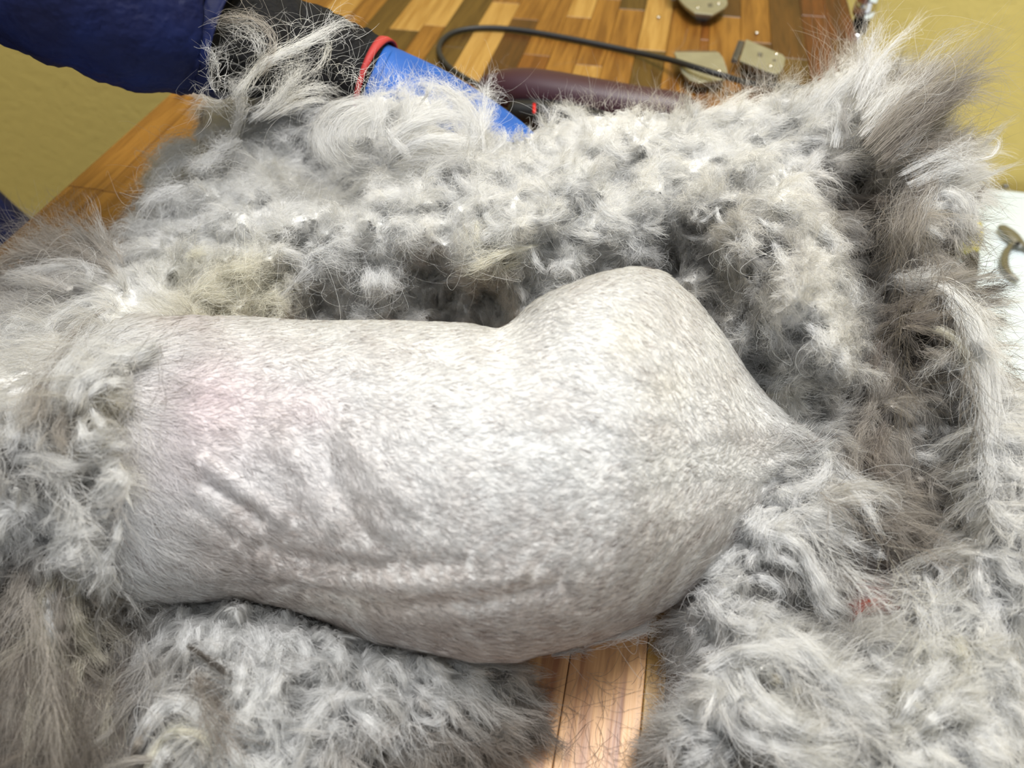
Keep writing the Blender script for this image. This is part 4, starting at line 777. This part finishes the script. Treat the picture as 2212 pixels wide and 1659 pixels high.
L_FLAP = [
([(1972,606),(2040,622),(2095,680),(2120,760),(2128,880),(2128,1000)],2.4,20,12,'W',520,.025), ([(2070,612),(2102,680),(2132,760),(2145,880),(2140,990)],2.0,16,12,'W',360,.03), ([(2018,628),(2068,678),(2094,740),(2106,810)],2.0,12,6,'L',220,.03), ([(2040,640),(2090,700),(2115,790),(2118,900)],2.2,10,6,'L',200,.03),
([(1985,704),(2042,718),(2086,752),(2096,790),(2064,792)],1.8,14,6,'C',260,.03), ([(2000,745),(2045,785),(2090,798)],1.5,10,5,'L',160,.05), ([(1960,760),(2020,765),(2070,800)],1.4,16,8,'T',220,.05),
([(1945,436),(1880,432),(1805,424)],1.4,20,8,'B',300,.03), ([(1950,466),(1880,468),(1812,470),(1755,494)],1.6,16,3,'T',260,.03,.7), ([(1940,450),(1870,448),(1812,446)],1.4,18,8,'B',260,.04),
([(2070,330),(1995,358),(1956,430),(1932,540),(1910,614)],1.8,28,8,'T',460,.03,.8), ([(2105,332),(2024,368),(1985,450),(1952,540),(1922,604)],2.0,26,8,'T',440,.03), ([(2112,345),(2042,385),(2000,450),(1976,522)],1.8,16,7,'L',260,.04), ([(1935,440),(1938,520),(1925,580)],1.4,18,8,'T',240,.04), ([(1900,480),(1905,560),(1890,640)],1.3,18,8,'T',240,.04), ([(1880,500),(1890,580),(1880,650)],1.0,12,6,'B',170,.04),
([(1975,475),(2008,430),(2052,418),(2088,450),(2097,508)],1.8,16,9,'W',320,.03), ([(1992,485),(2020,450),(2056,444),(2080,480),(2082,530)],1.6,10,6,'L',190,.03), ([(1988,486),(2018,498),(2044,520)],1.8,13,7,'W',200,.03), ([(2060,400),(2095,430),(2108,470),(2100,520)],1.6,12,6,'L',180,.04),
([(1895,592),(1960,598),(2030,592),(2088,576)],1.6,14,8,'G',240,.04), ([(1880,620),(1950,612),(2030,612)],1.4,12,7,'S',200,.05), ([(2000,640),(1950,660),(1905,680)],1.2,18,9,'B',220,.06), ([(2090,560),(2040,600),(1980,620)],1.5,14,8,'T',200,.06),
([(2080,640,8),(2150,622,8.5),(2212,618,8.5)],0,26,22,'D',260,.07), ([(2085,655,8),(2150,652,8.3),(2208,662,8.3)],0,22,18,'B',200,.07), ([(2095,680,7.6),(2150,690,7.6),(2192,706,7.6)],0,18,14,'B',170,.07), ([(2090,610,8.2),(2140,590,8.6),(2180,575,8.6)],0,10,9,'D',60,.09), ([(2088,455,9.6),(2110,425,10.2),(2136,392,10.6)],0,12,4,'B',150,.04), ([(2085,470,9.6),(2100,445,10),(2118,425,10.2)],0,12,5,'Y',120,.05),
([(1905,890),(1862,935),(1842,1010),(1850,1090)],1.2,22,12,'T',300,.03), ([(1920,890),(1900,950),(1890,1030),(1900,1100)],1.3,24,14,'B',320,.03), ([(1930,890),(1950,960),(1960,1040),(1990,1110)],1.3,20,12,'T',300,.03), ([(1885,820),(1880,880),(1850,940)],1.0,20,12,'T',240,.04), ([(1905,680),(1895,760),(1880,850)],1.2,18,10,'B',260,.03), ([(1920,720),(1925,800),(1900,870)],1.2,18,10,'T',240,.03), ([(1940,690),(1990,690),(2040,690)],1.2,18,9,'B',240,.06),
([(1955,950),(1985,928),(2010,935)],1.2,16,7,'W',180,.05), ([(2020,935),(2042,925),(2052,950)],1.2,14,6,'W',160,.05), ([(1950,990),(2000,985),(2050,1010)],1.2,16,8,'G',200,.05), ([(1790,985),(1840,1030),(1900,1070),(1960,1140)],1.8,10,6,'L',180,.04),
([(2118,890),(2110,1000),(2104,1110),(2118,1200)],1.4,12,8,'L',260,.03), ([(2150,900),(2140,1000),(2150,1100)],1.4,22,14,'L',280,.05), ([(2160,980),(2190,1020),(2222,1030)],1.2,24,14,'W',280,.05), ([(2150,930),(2190,950),(2222,940)],1.2,24,14,'W',260,.05), ([(2140,1080),(2180,1130),(2222,1150)],1.2,22,12,'W',260,.06), ([(2130,800,8),(2170,830,7.6),(2212,850,7.4)],0,16,16,'L',140,.10), ([(2150,760,8),(2180,790,7.6),(2212,800,7.4)],0,12,14,'G',70,.12),
]
L_PILE = [
([(1773,958),(1788,1005),(1755,1048),(1700,1062)],1.6,18,8,'W',320,.05), ([(1790,1018),(1842,1060),(1882,1110),(1916,1192)],1.8,13,4,'W',260,.035), ([(1800,1008),(1872,1050),(1928,1092)],1.7,10,9,'L',170,.05), ([(1718,1138),(1792,1148),(1852,1178),(1917,1198)],1.8,14,9,'W',300,.04), ([(1700,1100),(1770,1110),(1840,1150)],1.6,20,8,'W',280,.05),
([(1640,1145),(1715,1172),(1756,1230),(1792,1290),(1842,1332)],2.2,22,8,'W',520,.03), ([(1660,1195),(1705,1215),(1735,1245)],1.8,14,6,'W',200,.05), ([(1690,1180),(1740,1250),(1780,1320),(1830,1370)],1.8,10,6,'L',200,.04), ([(1640,1340),(1715,1378),(1780,1445),(1852,1502),(1934,1562)],2.2,24,13,'W',560,.03), ([(1700,1350),(1760,1420),(1810,1490),(1860,1560)],1.8,14,8,'L',260,.04),
([(1760,1490),(1800,1540),(1855,1590)],1.4,12,6,'L',180,.05), ([(1495,1468),(1560,1424),(1640,1402),(1705,1420)],1.8,20,9,'W',380,.04), ([(1560,1440),(1590,1500),(1640,1550),(1700,1580)],1.8,26,14,'W',440,.035), ([(1600,1430),(1640,1500),(1710,1560),(1800,1585),(1868,1558)],2.0,24,12,'W',480,.035), ([(1540,1480),(1590,1572),(1680,1620),(1780,1645)],1.8,24,12,'W',420,.035), ([(1660,1450),(1700,1480),(1750,1500)],1.4,16,8,'Y',220,.05),
([(1570,1600),(1505,1582),(1436,1596)],1.2,16,22,'L',300,.05), ([(1565,1605),(1510,1630),(1448,1656)],1.2,14,22,'L',280,.05), ([(1570,1592),(1520,1545),(1462,1528)],1.2,16,20,'L',280,.05), ([(1600,1600),(1560,1640),(1520,1680)],1.2,16,16,'L',220,.05),
([(1596,1262),(1640,1248),(1684,1274),(1668,1322)],1.4,11,6,'L',220,.04), ([(1500,1268),(1535,1300),(1570,1342)],1.6,24,14,'W',380,.06), ([(1520,1260),(1560,1290),(1600,1310)],1.4,20,10,'W',280,.06), ([(1590,1180),(1560,1220),(1520,1250)],1.3,22,12,'W',280,.07), ([(1640,1090),(1620,1130),(1590,1170)],1.3,22,12,'W',280,.07), ([(1680,1110),(1650,1140),(1640,1180)],1.3,20,10,'W',240,.07), ([(1560,1330),(1600,1350),(1660,1360)],1.4,22,10,'W',300,.05), ([(1620,1300),(1680,1330),(1730,1380)],1.6,16,8,'L',260,.04),
([(1780,1240),(1840,1250),(1900,1240)],1.2,10,8,'B',160,.05), ([(1800,1180),(1860,1200),(1930,1220)],1.2,10,8,'T',160,.05), ([(1740,1290),(1790,1340),(1860,1370)],1.3,10,8,'S',180,.05), ([(1920,1085),(1935,1098),(1950,1092)],1.6,12,7,'W',120,.06), ([(1880,1210),(1900,1195),(1915,1200)],1.6,8,5,'W',100,.05),
([(1995,1230),(2016,1300),(2030,1380)],1.6,9,5,'W',180,.03), ([(1960,1290),(2000,1330),(2010,1400)],1.4,12,6,'L',180,.05), ([(2050,1220),(2040,1300),(2060,1380)],1.4,18,8,'L',220,.05), ([(2120,1180),(2110,1260),(2140,1330)],1.4,16,8,'L',220,.04), ([(2130,1180),(2180,1238),(2216,1262)],1.4,22,10,'W',300,.05), ([(2140,1400),(2180,1430),(2216,1455)],1.3,18,8,'W',240,.05), ([(2160,1290),(2140,1360),(2170,1400)],1.3,18,9,'L',220,.06),
([(1935,1570),(1978,1500),(2030,1450),(2055,1418)],1.6,18,7,'W',320,.045), ([(1960,1605),(2030,1540),(2085,1480)],1.6,16,7,'W',260,.05), ([(2098,1605),(2150,1560),(2194,1540)],1.3,14,7,'W',220,.05), ([(1900,1600),(1950,1640),(2020,1660)],1.3,18,9,'W',240,.05), ([(2040,1360),(2080,1400),(2090,1460)],1.4,18,9,'C',240,.06), ([(2060,1560),(2100,1520),(2110,1460)],1.4,18,9,'W',240,.06), ([(1870,1380),(1900,1430),(1940,1450)],1.4,14,7,'L',200,.06), ([(1880,1330),(1930,1340),(1960,1310)],1.3,10,6,'L',140,.06),
([(1840,1520),(1880,1500),(1930,1490)],1.3,12,6,'W',160,.06),
]
L_NECK = [
([(255,600,6.5),(205,562,6),(125,550,5),(-10,572,4)],0,14,12,'T',300,.04), ([(235,592,6.3),(150,574,6),(60,588,5.4),(-10,604,5)],0,14,12,'G',280,.04), ([(200,560,6),(130,520,5.6),(60,505,5),(0,520,4.6)],0,12,14,'T',160,.07), ([(240,560,6),(200,520,6),(150,490,5.4),(110,480,5)],0,9,12,'T',110,.08), ([(265,575,6),(250,540,6.2),(215,505,6),(180,500,5.6)],0,8,8,'T',90,.08),
([(190,625),(192,592),(160,566),(70,556)],1.4,9,6,'L',180,.03), ([(248,652),(190,648),(122,690),(84,744)],1.6,14,7,'L',280,.03), ([(238,660),(205,666),(170,700),(150,735)],1.6,9,5,'W',180,.03), ([(200,668),(240,693),(266,703)],1.4,8,4,'W',150,.03), ([(252,655),(182,705),(130,785),(72,862),(58,945)],2.2,12,7,'T',280,.025), ([(262,650),(200,710),(140,800),(90,880)],2.0,10,6,'L',220,.03),
([(0,676),(60,698),(130,716)],1.2,14,7,'L',220,.05), ([(0,640),(70,640),(150,628)],1.2,12,7,'S',200,.05), ([(0,600),(90,612),(170,622)],1.2,14,8,'G',220,.04), ([(0,705),(50,715),(80,730)],1.2,12,6,'W',160,.06), ([(340,702),(262,730),(182,762),(130,822),(110,905)],2.0,26,14,'W',560,.025), ([(332,758),(232,790),(172,832),(150,905)],2.0,22,12,'L',460,.03), ([(370,730),(300,760),(230,780),(180,820)],1.6,26,14,'W',480,.03), ([(130,782),(102,832),(76,902),(62,965)],1.8,14,8,'T',160,.05), ([(100,860),(80,930),(84,1000)],1.6,18,10,'G',260,.04), ([(140,880),(128,940),(150,1000)],1.6,20,10,'T',280,.04), ([(20,880),(30,940),(10,1000)],1.4,20,10,'L',260,.04),
([(188,884),(204,842),(246,822),(294,830)],1.8,9,5,'L',210,.03), ([(194,872),(214,912),(242,934)],1.8,6,4,'L',130,.03), ([(172,900),(180,950),(200,985)],1.5,9,5,'L',150,.04), ([(0,998),(82,988),(150,1008),(205,998)],1.8,16,9,'G',340,.03), ([(0,1028),(92,1020),(165,1052)],1.6,12,7,'G',240,.04), ([(170,1002),(238,962),(292,972)],1.6,16,8,'L',240,.04), ([(150,960),(200,950),(260,920)],1.5,18,9,'L',240,.05), ([(0,960),(70,950),(130,970)],1.5,16,9,'L',260,.04),
([(240,1012),(264,1030),(246,1062),(223,1092)],1.6,16,4,'W',300,.03), ([(262,1035),(268,1060),(250,1090)],1.4,10,4,'L',150,.05), ([(260,1120),(252,1160),(240,1212)],1.6,10,5,'W',190,.04), ([(130,1182),(180,1152),(250,1138)],1.5,14,7,'W',240,.04), ([(100,1212),(150,1202),(192,1168)],1.5,14,7,'W',220,.05), ([(0,1080),(60,1100),(90,1150)],1.3,20,12,'L',260,.06), ([(200,1180),(160,1210),(150,1250)],1.4,18,9,'L',240,.06), ([(250,1170),(225,1220),(235,1270)],1.4,14,7,'L',200,.06), ([(170,1160),(150,1140),(120,1150)],1.4,16,8,'W',200,.06),
([(120,1235),(92,1310),(100,1380),(132,1440)],2.0,24,8,'Y',480,.03), ([(160,1235),(162,1330),(200,1402),(248,1455)],2.2,22,5,'Y',460,.03), ([(138,1240),(130,1340),(150,1425)],2.0,18,7,'T',360,.03), ([(110,1250),(110,1340),(128,1440)],2.0,12,5,'L',220,.03), ([(60,1215),(30,1300),(-5,1385)],1.8,22,14,'T',380,.03), ([(85,1230),(55,1330),(40,1440)],1.6,20,12,'B',340,.03), ([(190,1260),(215,1300),(262,1335)],1.2,14,8,'T',200,.04), ([(250,1310),(262,1400),(270,1500)],1.2,18,10,'S',260,.03), ([(290,1310),(300,1400),(280,1480)],1.2,16,9,'G',240,.03),
] + [([(x+50, 1330+(x*7) % 60), (x+28, 1480), (x+5+(x*3) % 20, 1690)], 1.5, 18, 10, 'TBYB'[(x//21) % 4], 330, .03) for x in range(-20, 250, 21)]
L_LOW = [
([(393,1383),(432,1414),(482,1450),(518,1472)],2.0,8,2,'D',190,.02), ([(384,1428),(430,1478),(478,1536),(500,1582)],1.6,18,7,'B',300,.03), ([(400,1440),(440,1500),(470,1560)],1.5,14,7,'T',220,.04), ([(275,1690),(308,1592),(350,1530),(396,1522),(442,1556),(462,1612)],2.0,20,10,'W',520,.03), ([(300,1700),(340,1612),(382,1580),(436,1590),(460,1640)],2.0,13,7,'C',340,.03), ([(262,1690),(300,1600),(340,1545)],1.8,9,6,'T',180,.03), ([(330,1690),(352,1630),(392,1612)],1.6,12,8,'W',200,.04),
([(606,1432),(592,1500),(602,1575)],1.5,18,10,'W',320,.03), ([(560,1468),(540,1530),(520,1592)],1.4,18,9,'W',300,.03), ([(742,1488),(692,1536),(640,1602)],1.8,26,12,'L',480,.025), ([(752,1520),(798,1560),(862,1624)],1.8,22,7,'W',400,.025), ([(780,1436),(800,1478),(832,1506)],1.4,22,10,'W',320,.03), ([(520,1420),(520,1470),(505,1520)],1.4,22,12,'W',320,.03), ([(640,1370),(660,1410),(650,1450)],1.3,24,14,'W',320,.05), ([(560,1360),(570,1400),(560,1440)],1.3,26,16,'W',340,.03), ([(470,1345),(465,1400),(450,1450)],1.3,26,16,'W',340,.03), ([(420,1330),(400,1380),(390,1430)],1.3,18,10,'L',260,.03), ([(360,1320),(345,1390),(320,1450)],1.3,18,10,'L',260,.03), ([(330,1330),(310,1400),(300,1470)],1.2,12,8,'G',200,.03),
([(590,1430),(640,1440),(700,1430)],1.4,20,12,'W',280,.05), ([(690,1390),(730,1410),(730,1450)],1.3,22,12,'W',300,.05), ([(860,1478),(872,1560),(848,1645)],1.4,7,3,'W',160,.03), ([(868,1500),(900,1548),(952,1560),(986,1518)],1.4,8,5,'L',180,.03), ([(830,1420),(870,1450),(880,1500)],1.2,22,12,'L',300,.04), ([(920,1430),(950,1470),(960,1530)],1.2,22,12,'L',280,.04), ([(880,1470),(920,1500),(990,1540)],1.2,14,8,'L',220,.04), ([(690,1600),(720,1570),(760,1560)],1.3,16,9,'L',220,.05), ([(600,1600),(640,1630),(650,1680)],1.2,16,9,'L',220,.05), ([(480,1590),(500,1630),(540,1660)],1.3,18,10,'W',240,.05),
([(1050,1440,2.4),(1115,1500,1.8),(1172,1572,1.2),(1244,1642,.5)],0,22,3,'B',420,.03,.7), ([(1000,1470,2.6),(1080,1532,1.8),(1190,1600,.8)],0,22,9,'T',380,.035,.8), ([(980,1600,1.2),(1075,1582,1.0),(1150,1600,.7),(1225,1622,.4)],0,14,4,'D',260,.05), ([(1100,1450,2.0),(1150,1500,1.4),(1215,1545,.7)],0,18,12,'T',220,.06), ([(960,1540,2),(1040,1570,1.4),(1130,1592,.8)],0,20,10,'B',320,.04), ([(930,1600,1.2),(1000,1640,.8),(1060,1650,.5)],0,16,12,'B',180,.07), ([(800,1600,1.4),(860,1640,1),(900,1670,.6)],0,16,12,'T',180,.07), ([(700,1650,1.4),(760,1640,1.2),(830,1670,.8)],0,12,10,'T',120,.08),
]
L_HIND = [([(1650,962),(1700,930),(1745,902)],.9,16,5,'W',300,.05), ([(1652,985),(1706,966),(1752,948)],.9,16,6,'L',300,.05), ([(1640,1012),(1684,1000),(1735,985),(1764,992)],.9,16,6,'L',300,.05), ([(1655,1030),(1700,1020),(1742,1016)],.8,12,5,'G',200,.05), ([(1670,940),(1700,905),(1718,880)],.8,12,5,'L',200,.06),
([(1260,1395,2.5),(1320,1375,3.0),(1390,1350,3.2),(1430,1330,3.2)],0,12,12,'G',240,.06), ([(1330,1380,2.4),(1380,1362,2.6),(1425,1356,2.4)],0,12,10,'L',200,.06), ([(1190,1415,2.0),(1240,1405,2.2),(1290,1405,1.8)],0,10,10,'S',160,.06)]
S_COAT = [([(1180,262),(1300,238),(1420,246),(1500,246)],230,-85,28,52,'S',9.5,11,.7), ([(1380,245),(1480,246),(1560,228)],130,-80,26,70,'T',9.5,11,.6), ([(1560,225),(1640,206),(1720,200)],150,-95,24,75,'S',10.5,12,.6), ([(1640,205),(1670,203)],45,-105,14,60,'B',10.5,12,.3), ([(1760,180),(1830,135),(1880,120)],160,-70,28,110,'T',12.5,14,.6), ([(1900,330),(2000,300),(2100,300)],120,-10,25,120,'B',12,12.5,.6),
([(1280,225),(1290,220)],3,-92,8,120,'S',10,12,.3), ([(470,160),(440,200),(450,240)],40,160,50,60,'S',13,14,.9), ([(520,80),(600,60),(700,60),(760,90)],60,-20,100,55,'L',16.6,17,1.3), ([(700,120),(760,150),(790,180)],60,60,90,60,'L',15.5,14.5,1.4), ([(480,200),(500,120),(560,60)],40,200,60,70,'L',15,16,1.2), ([(330,400),(300,470),(260,500)],110,160,35,60,'G',5,5,.8), ([(800,190),(900,180),(1000,200)],110,-85,25,45,'W',12.5,13.5,.5)]
S_FLAP = [([(2085,420),(2075,520),(2095,620)],90,-5,22,100,'D',9,9,.6), ([(2110,620),(2140,740),(2180,820)],130,10,22,90,'B',8,8,.5), ([(1900,400),(1950,600),(1950,900)],160,95,30,110,'D',11,9,.5), ([(2000,500),(2080,700),(2120,1000)],140,90,25,120,'D',11.5,9.5,.4), ([(1810,450),(1850,600),(1880,750)],80,170,40,45,'S',10,9,.6)]
S_PILE = [([(1700,1080),(1800,1200),(1900,1300)],120,45,25,130,'L',8,7,.5), ([(1750,1050),(1900,1150),(2050,1200)],120,35,30,120,'B',8,7,.6), ([(1650,1350),(1750,1500),(1900,1600)],120,40,25,120,'L',8,7,.5), ([(1480,1380),(1450,1500),(1430,1600)],130,170,45,55,'S',3,1,.9), ([(1950,1250),(2050,1350),(2150,1450)],90,70,60,100,'L',7.5,7,.9), ([(1850,1100),(1950,1250),(2000,1400)],60,60,50,110,'C',7,6,.8)]
S_NECK = [([(60,500),(150,490),(230,510)],160,205,35,85,'T',5.5,5.5,.8), ([(0,560),(100,540),(200,530)],160,200,25,100,'T',5.8,5.6,.6), ([(330,700),(350,800),(340,900)],26,60,60,120,'D',13.5,13,.9), ([(250,700),(300,900),(260,1100)],160,120,50,90,'S',12.5,12,.7), ([(60,1250),(100,1400),(120,1550)],220,90,14,180,'T',7,6,.3), ([(60,1350),(150,1500),(200,1600)],220,92,14,160,'D',6.6,5.6,.3), ([(50,900),(120,1000),(180,1150)],200,60,50,100,'L',11,10.5,.7)]
S_LOW = [([(420,1450),(450,1550),(500,1600)],160,70,40,90,'B',5.5,5,.6), ([(560,1500),(750,1560),(900,1560)],220,75,45,80,'L',5,3.6,.8), ([(850,1560),(980,1600),(1080,1600)],220,50,40,110,'B',3,.8,.6), ([(1050,1480),(1120,1540),(1180,1600)],110,45,22,90,'B',1.6,.5,.5), ([(300,1350),(320,1450),(340,1500)],130,95,25,90,'S',4.6,4,.4), ([(420,1380),(600,1400),(780,1450)],130,80,60,70,'S',5.4,5,.7)]
# single hairs lying on the staves
S_TABLE = [([(1150,1480),(1250,1540),(1380,1600)],38,80,50,110,'D',.06,.06,1.2), ([(1200,1560),(1300,1620),(1380,1640)],28,100,40,130,'B',.06,.06,.7), ([(1250,1440),(1330,1500)],26,60,60,90,'B',.06,.06,1.0), ([(1380,1420),(1450,1450),(1440,1540)],36,110,35,80,'D',.06,.06,.8), ([(900,1640),(1000,1650),(1100,1650)],30,40,50,90,'D',.06,.06,.8), ([(1000,120),(1300,140),(1600,60)],10,60,60,70,'S',.06,.06,.8), ([(30,500),(100,470),(200,470)],60,20,80,60,'T',.06,.06,1.)]

# ------------------------------------------------------------------ cat: long neck and chest fur
base_mesh('neck_fur_base', FLD, NECK, cat)
fur_part('neck_fur', [LAST[-1], fuzz(FLD, NECK, int(9000*Q), 73), draw_locks(FLD, L_NECK, 72), strays(S_NECK, 75), fill_locks(FLD, NECK, int(2600*Q), 26, 71, K=9, wpx=10, tip=.45, lift=.16, curl=.35, frizz=.10, cellpx=120, maxch=1.6)], cat)

fur_part('hind_tuft', [draw_locks(FLD, L_HIND, 65)], cat)

# ------------------------------------------------------------------ peeled matted coat behind the trunk
coat = empty('matted_coat', tuple(P(1000, 560, 0)))
tag(coat, 'peeled off sheet of matted white wool draped behind the shaved cat', 'fur pelt')
base_mesh('wool_base', FLD, COAT, coat)
fur_part('wool', [LAST[-1], fuzz(FLD, COAT, int(22000*Q), 83), draw_locks(FLD, L_COAT, 82), strays(S_COAT, 85), fill_locks(FLD, COAT, int(8000*Q), 26, 81, K=7, wpx=9, tip=.5, lift=.34, curl=.6, frizz=.15, cellpx=80)], coat)
base_mesh('outer_coat_base', FLD, FLAP, coat)
fur_part('outer_coat', [LAST[-1], fuzz(FLD, FLAP, int(8000*Q), 93), draw_locks(FLD, L_FLAP, 92), strays(S_FLAP, 95), fill_locks(FLD, FLAP, int(3000*Q), 28, 91, K=9, wpx=9, tip=.45, lift=.18, curl=.35, frizz=.10, cellpx=120, maxch=1.6)], coat)

pile = empty('clipped_fur', tuple(P(1750, 1300, 0)))
tag(pile, 'large heap of clipped white fur at the hind end of the cat', 'fur clump', 'clipped fur on the table')
base_mesh('fur_base', FLD, PILE, pile)
fur_part('long_fur', [LAST[-1], fuzz(FLD, PILE, int(12000*Q), 103), draw_locks(FLD, L_PILE, 102), strays(S_PILE, 105), fill_locks(FLD, PILE, int(3600*Q), 28, 101, K=9, wpx=9, tip=.45, lift=.24, curl=.4, frizz=.12, cellpx=110, maxch=1.9)], pile)

low = empty('clipped_fur', tuple(P(650, 1480, 0)))
tag(low, 'clipped pale fur mat spread flat on the table under the belly', 'fur clump', 'clipped fur on the table')
base_mesh('fur_base', FLD, LOWP, low)
fur_part('long_fur', [LAST[-1], fuzz(FLD, LOWP, int(9000*Q), 113), draw_locks(FLD, L_LOW, 112), strays(S_LOW, 115), fill_locks(FLD, LOWP, int(3200*Q), 28, 111, K=9, wpx=9, tip=.45, lift=.18, curl=.3, frizz=.09, cellpx=110, maxch=1.6)], low)
# red cloth glimpsed deep in the heap
g_ = np.random.default_rng(3); th_ = np.linspace(0, 2*np.pi, 28, endpoint=False); RR = []; zt_ = float(FLD.zz(1905., 1290.))+.015
for k_, (f_, zz_) in enumerate([(1.0, .001), (1.12, .008), (1.05, .016), (.95, .0255), (.6, .0300), (.12, .0310)]):
    c_ = P(1905, 1290, zt_); rr_ = .015*f_*(1+.12*np.sin(th_*3+k_*.5)+.06*np.sin(th_*7+k_))
    RR.append(np.stack([c_[0]+rr_*1.25*np.cos(th_), c_[1]+rr_*np.sin(th_), zz_/.031*zt_+.0015*np.sin(th_*4+k_)*(k_ > 0)], 1))
tag(mesh('cloth', *loft(np.array(RR)), M['redc']), 'small red cloth glimpsed through the fur at the hind end', 'cloth')
# single hairs shed on the staves
lh = strays(S_TABLE, 121); o = add_hair('shed_hairs', lh[0], np.full(lh[0].shape[:2], .000042), lh[1], lh[2], M['fur'], None)
tag(o, 'loose dark single hairs shed over the bare wooden staves', 'hair', kind='stuff')
print('HAIR POINTS', HAIR_TOTAL)
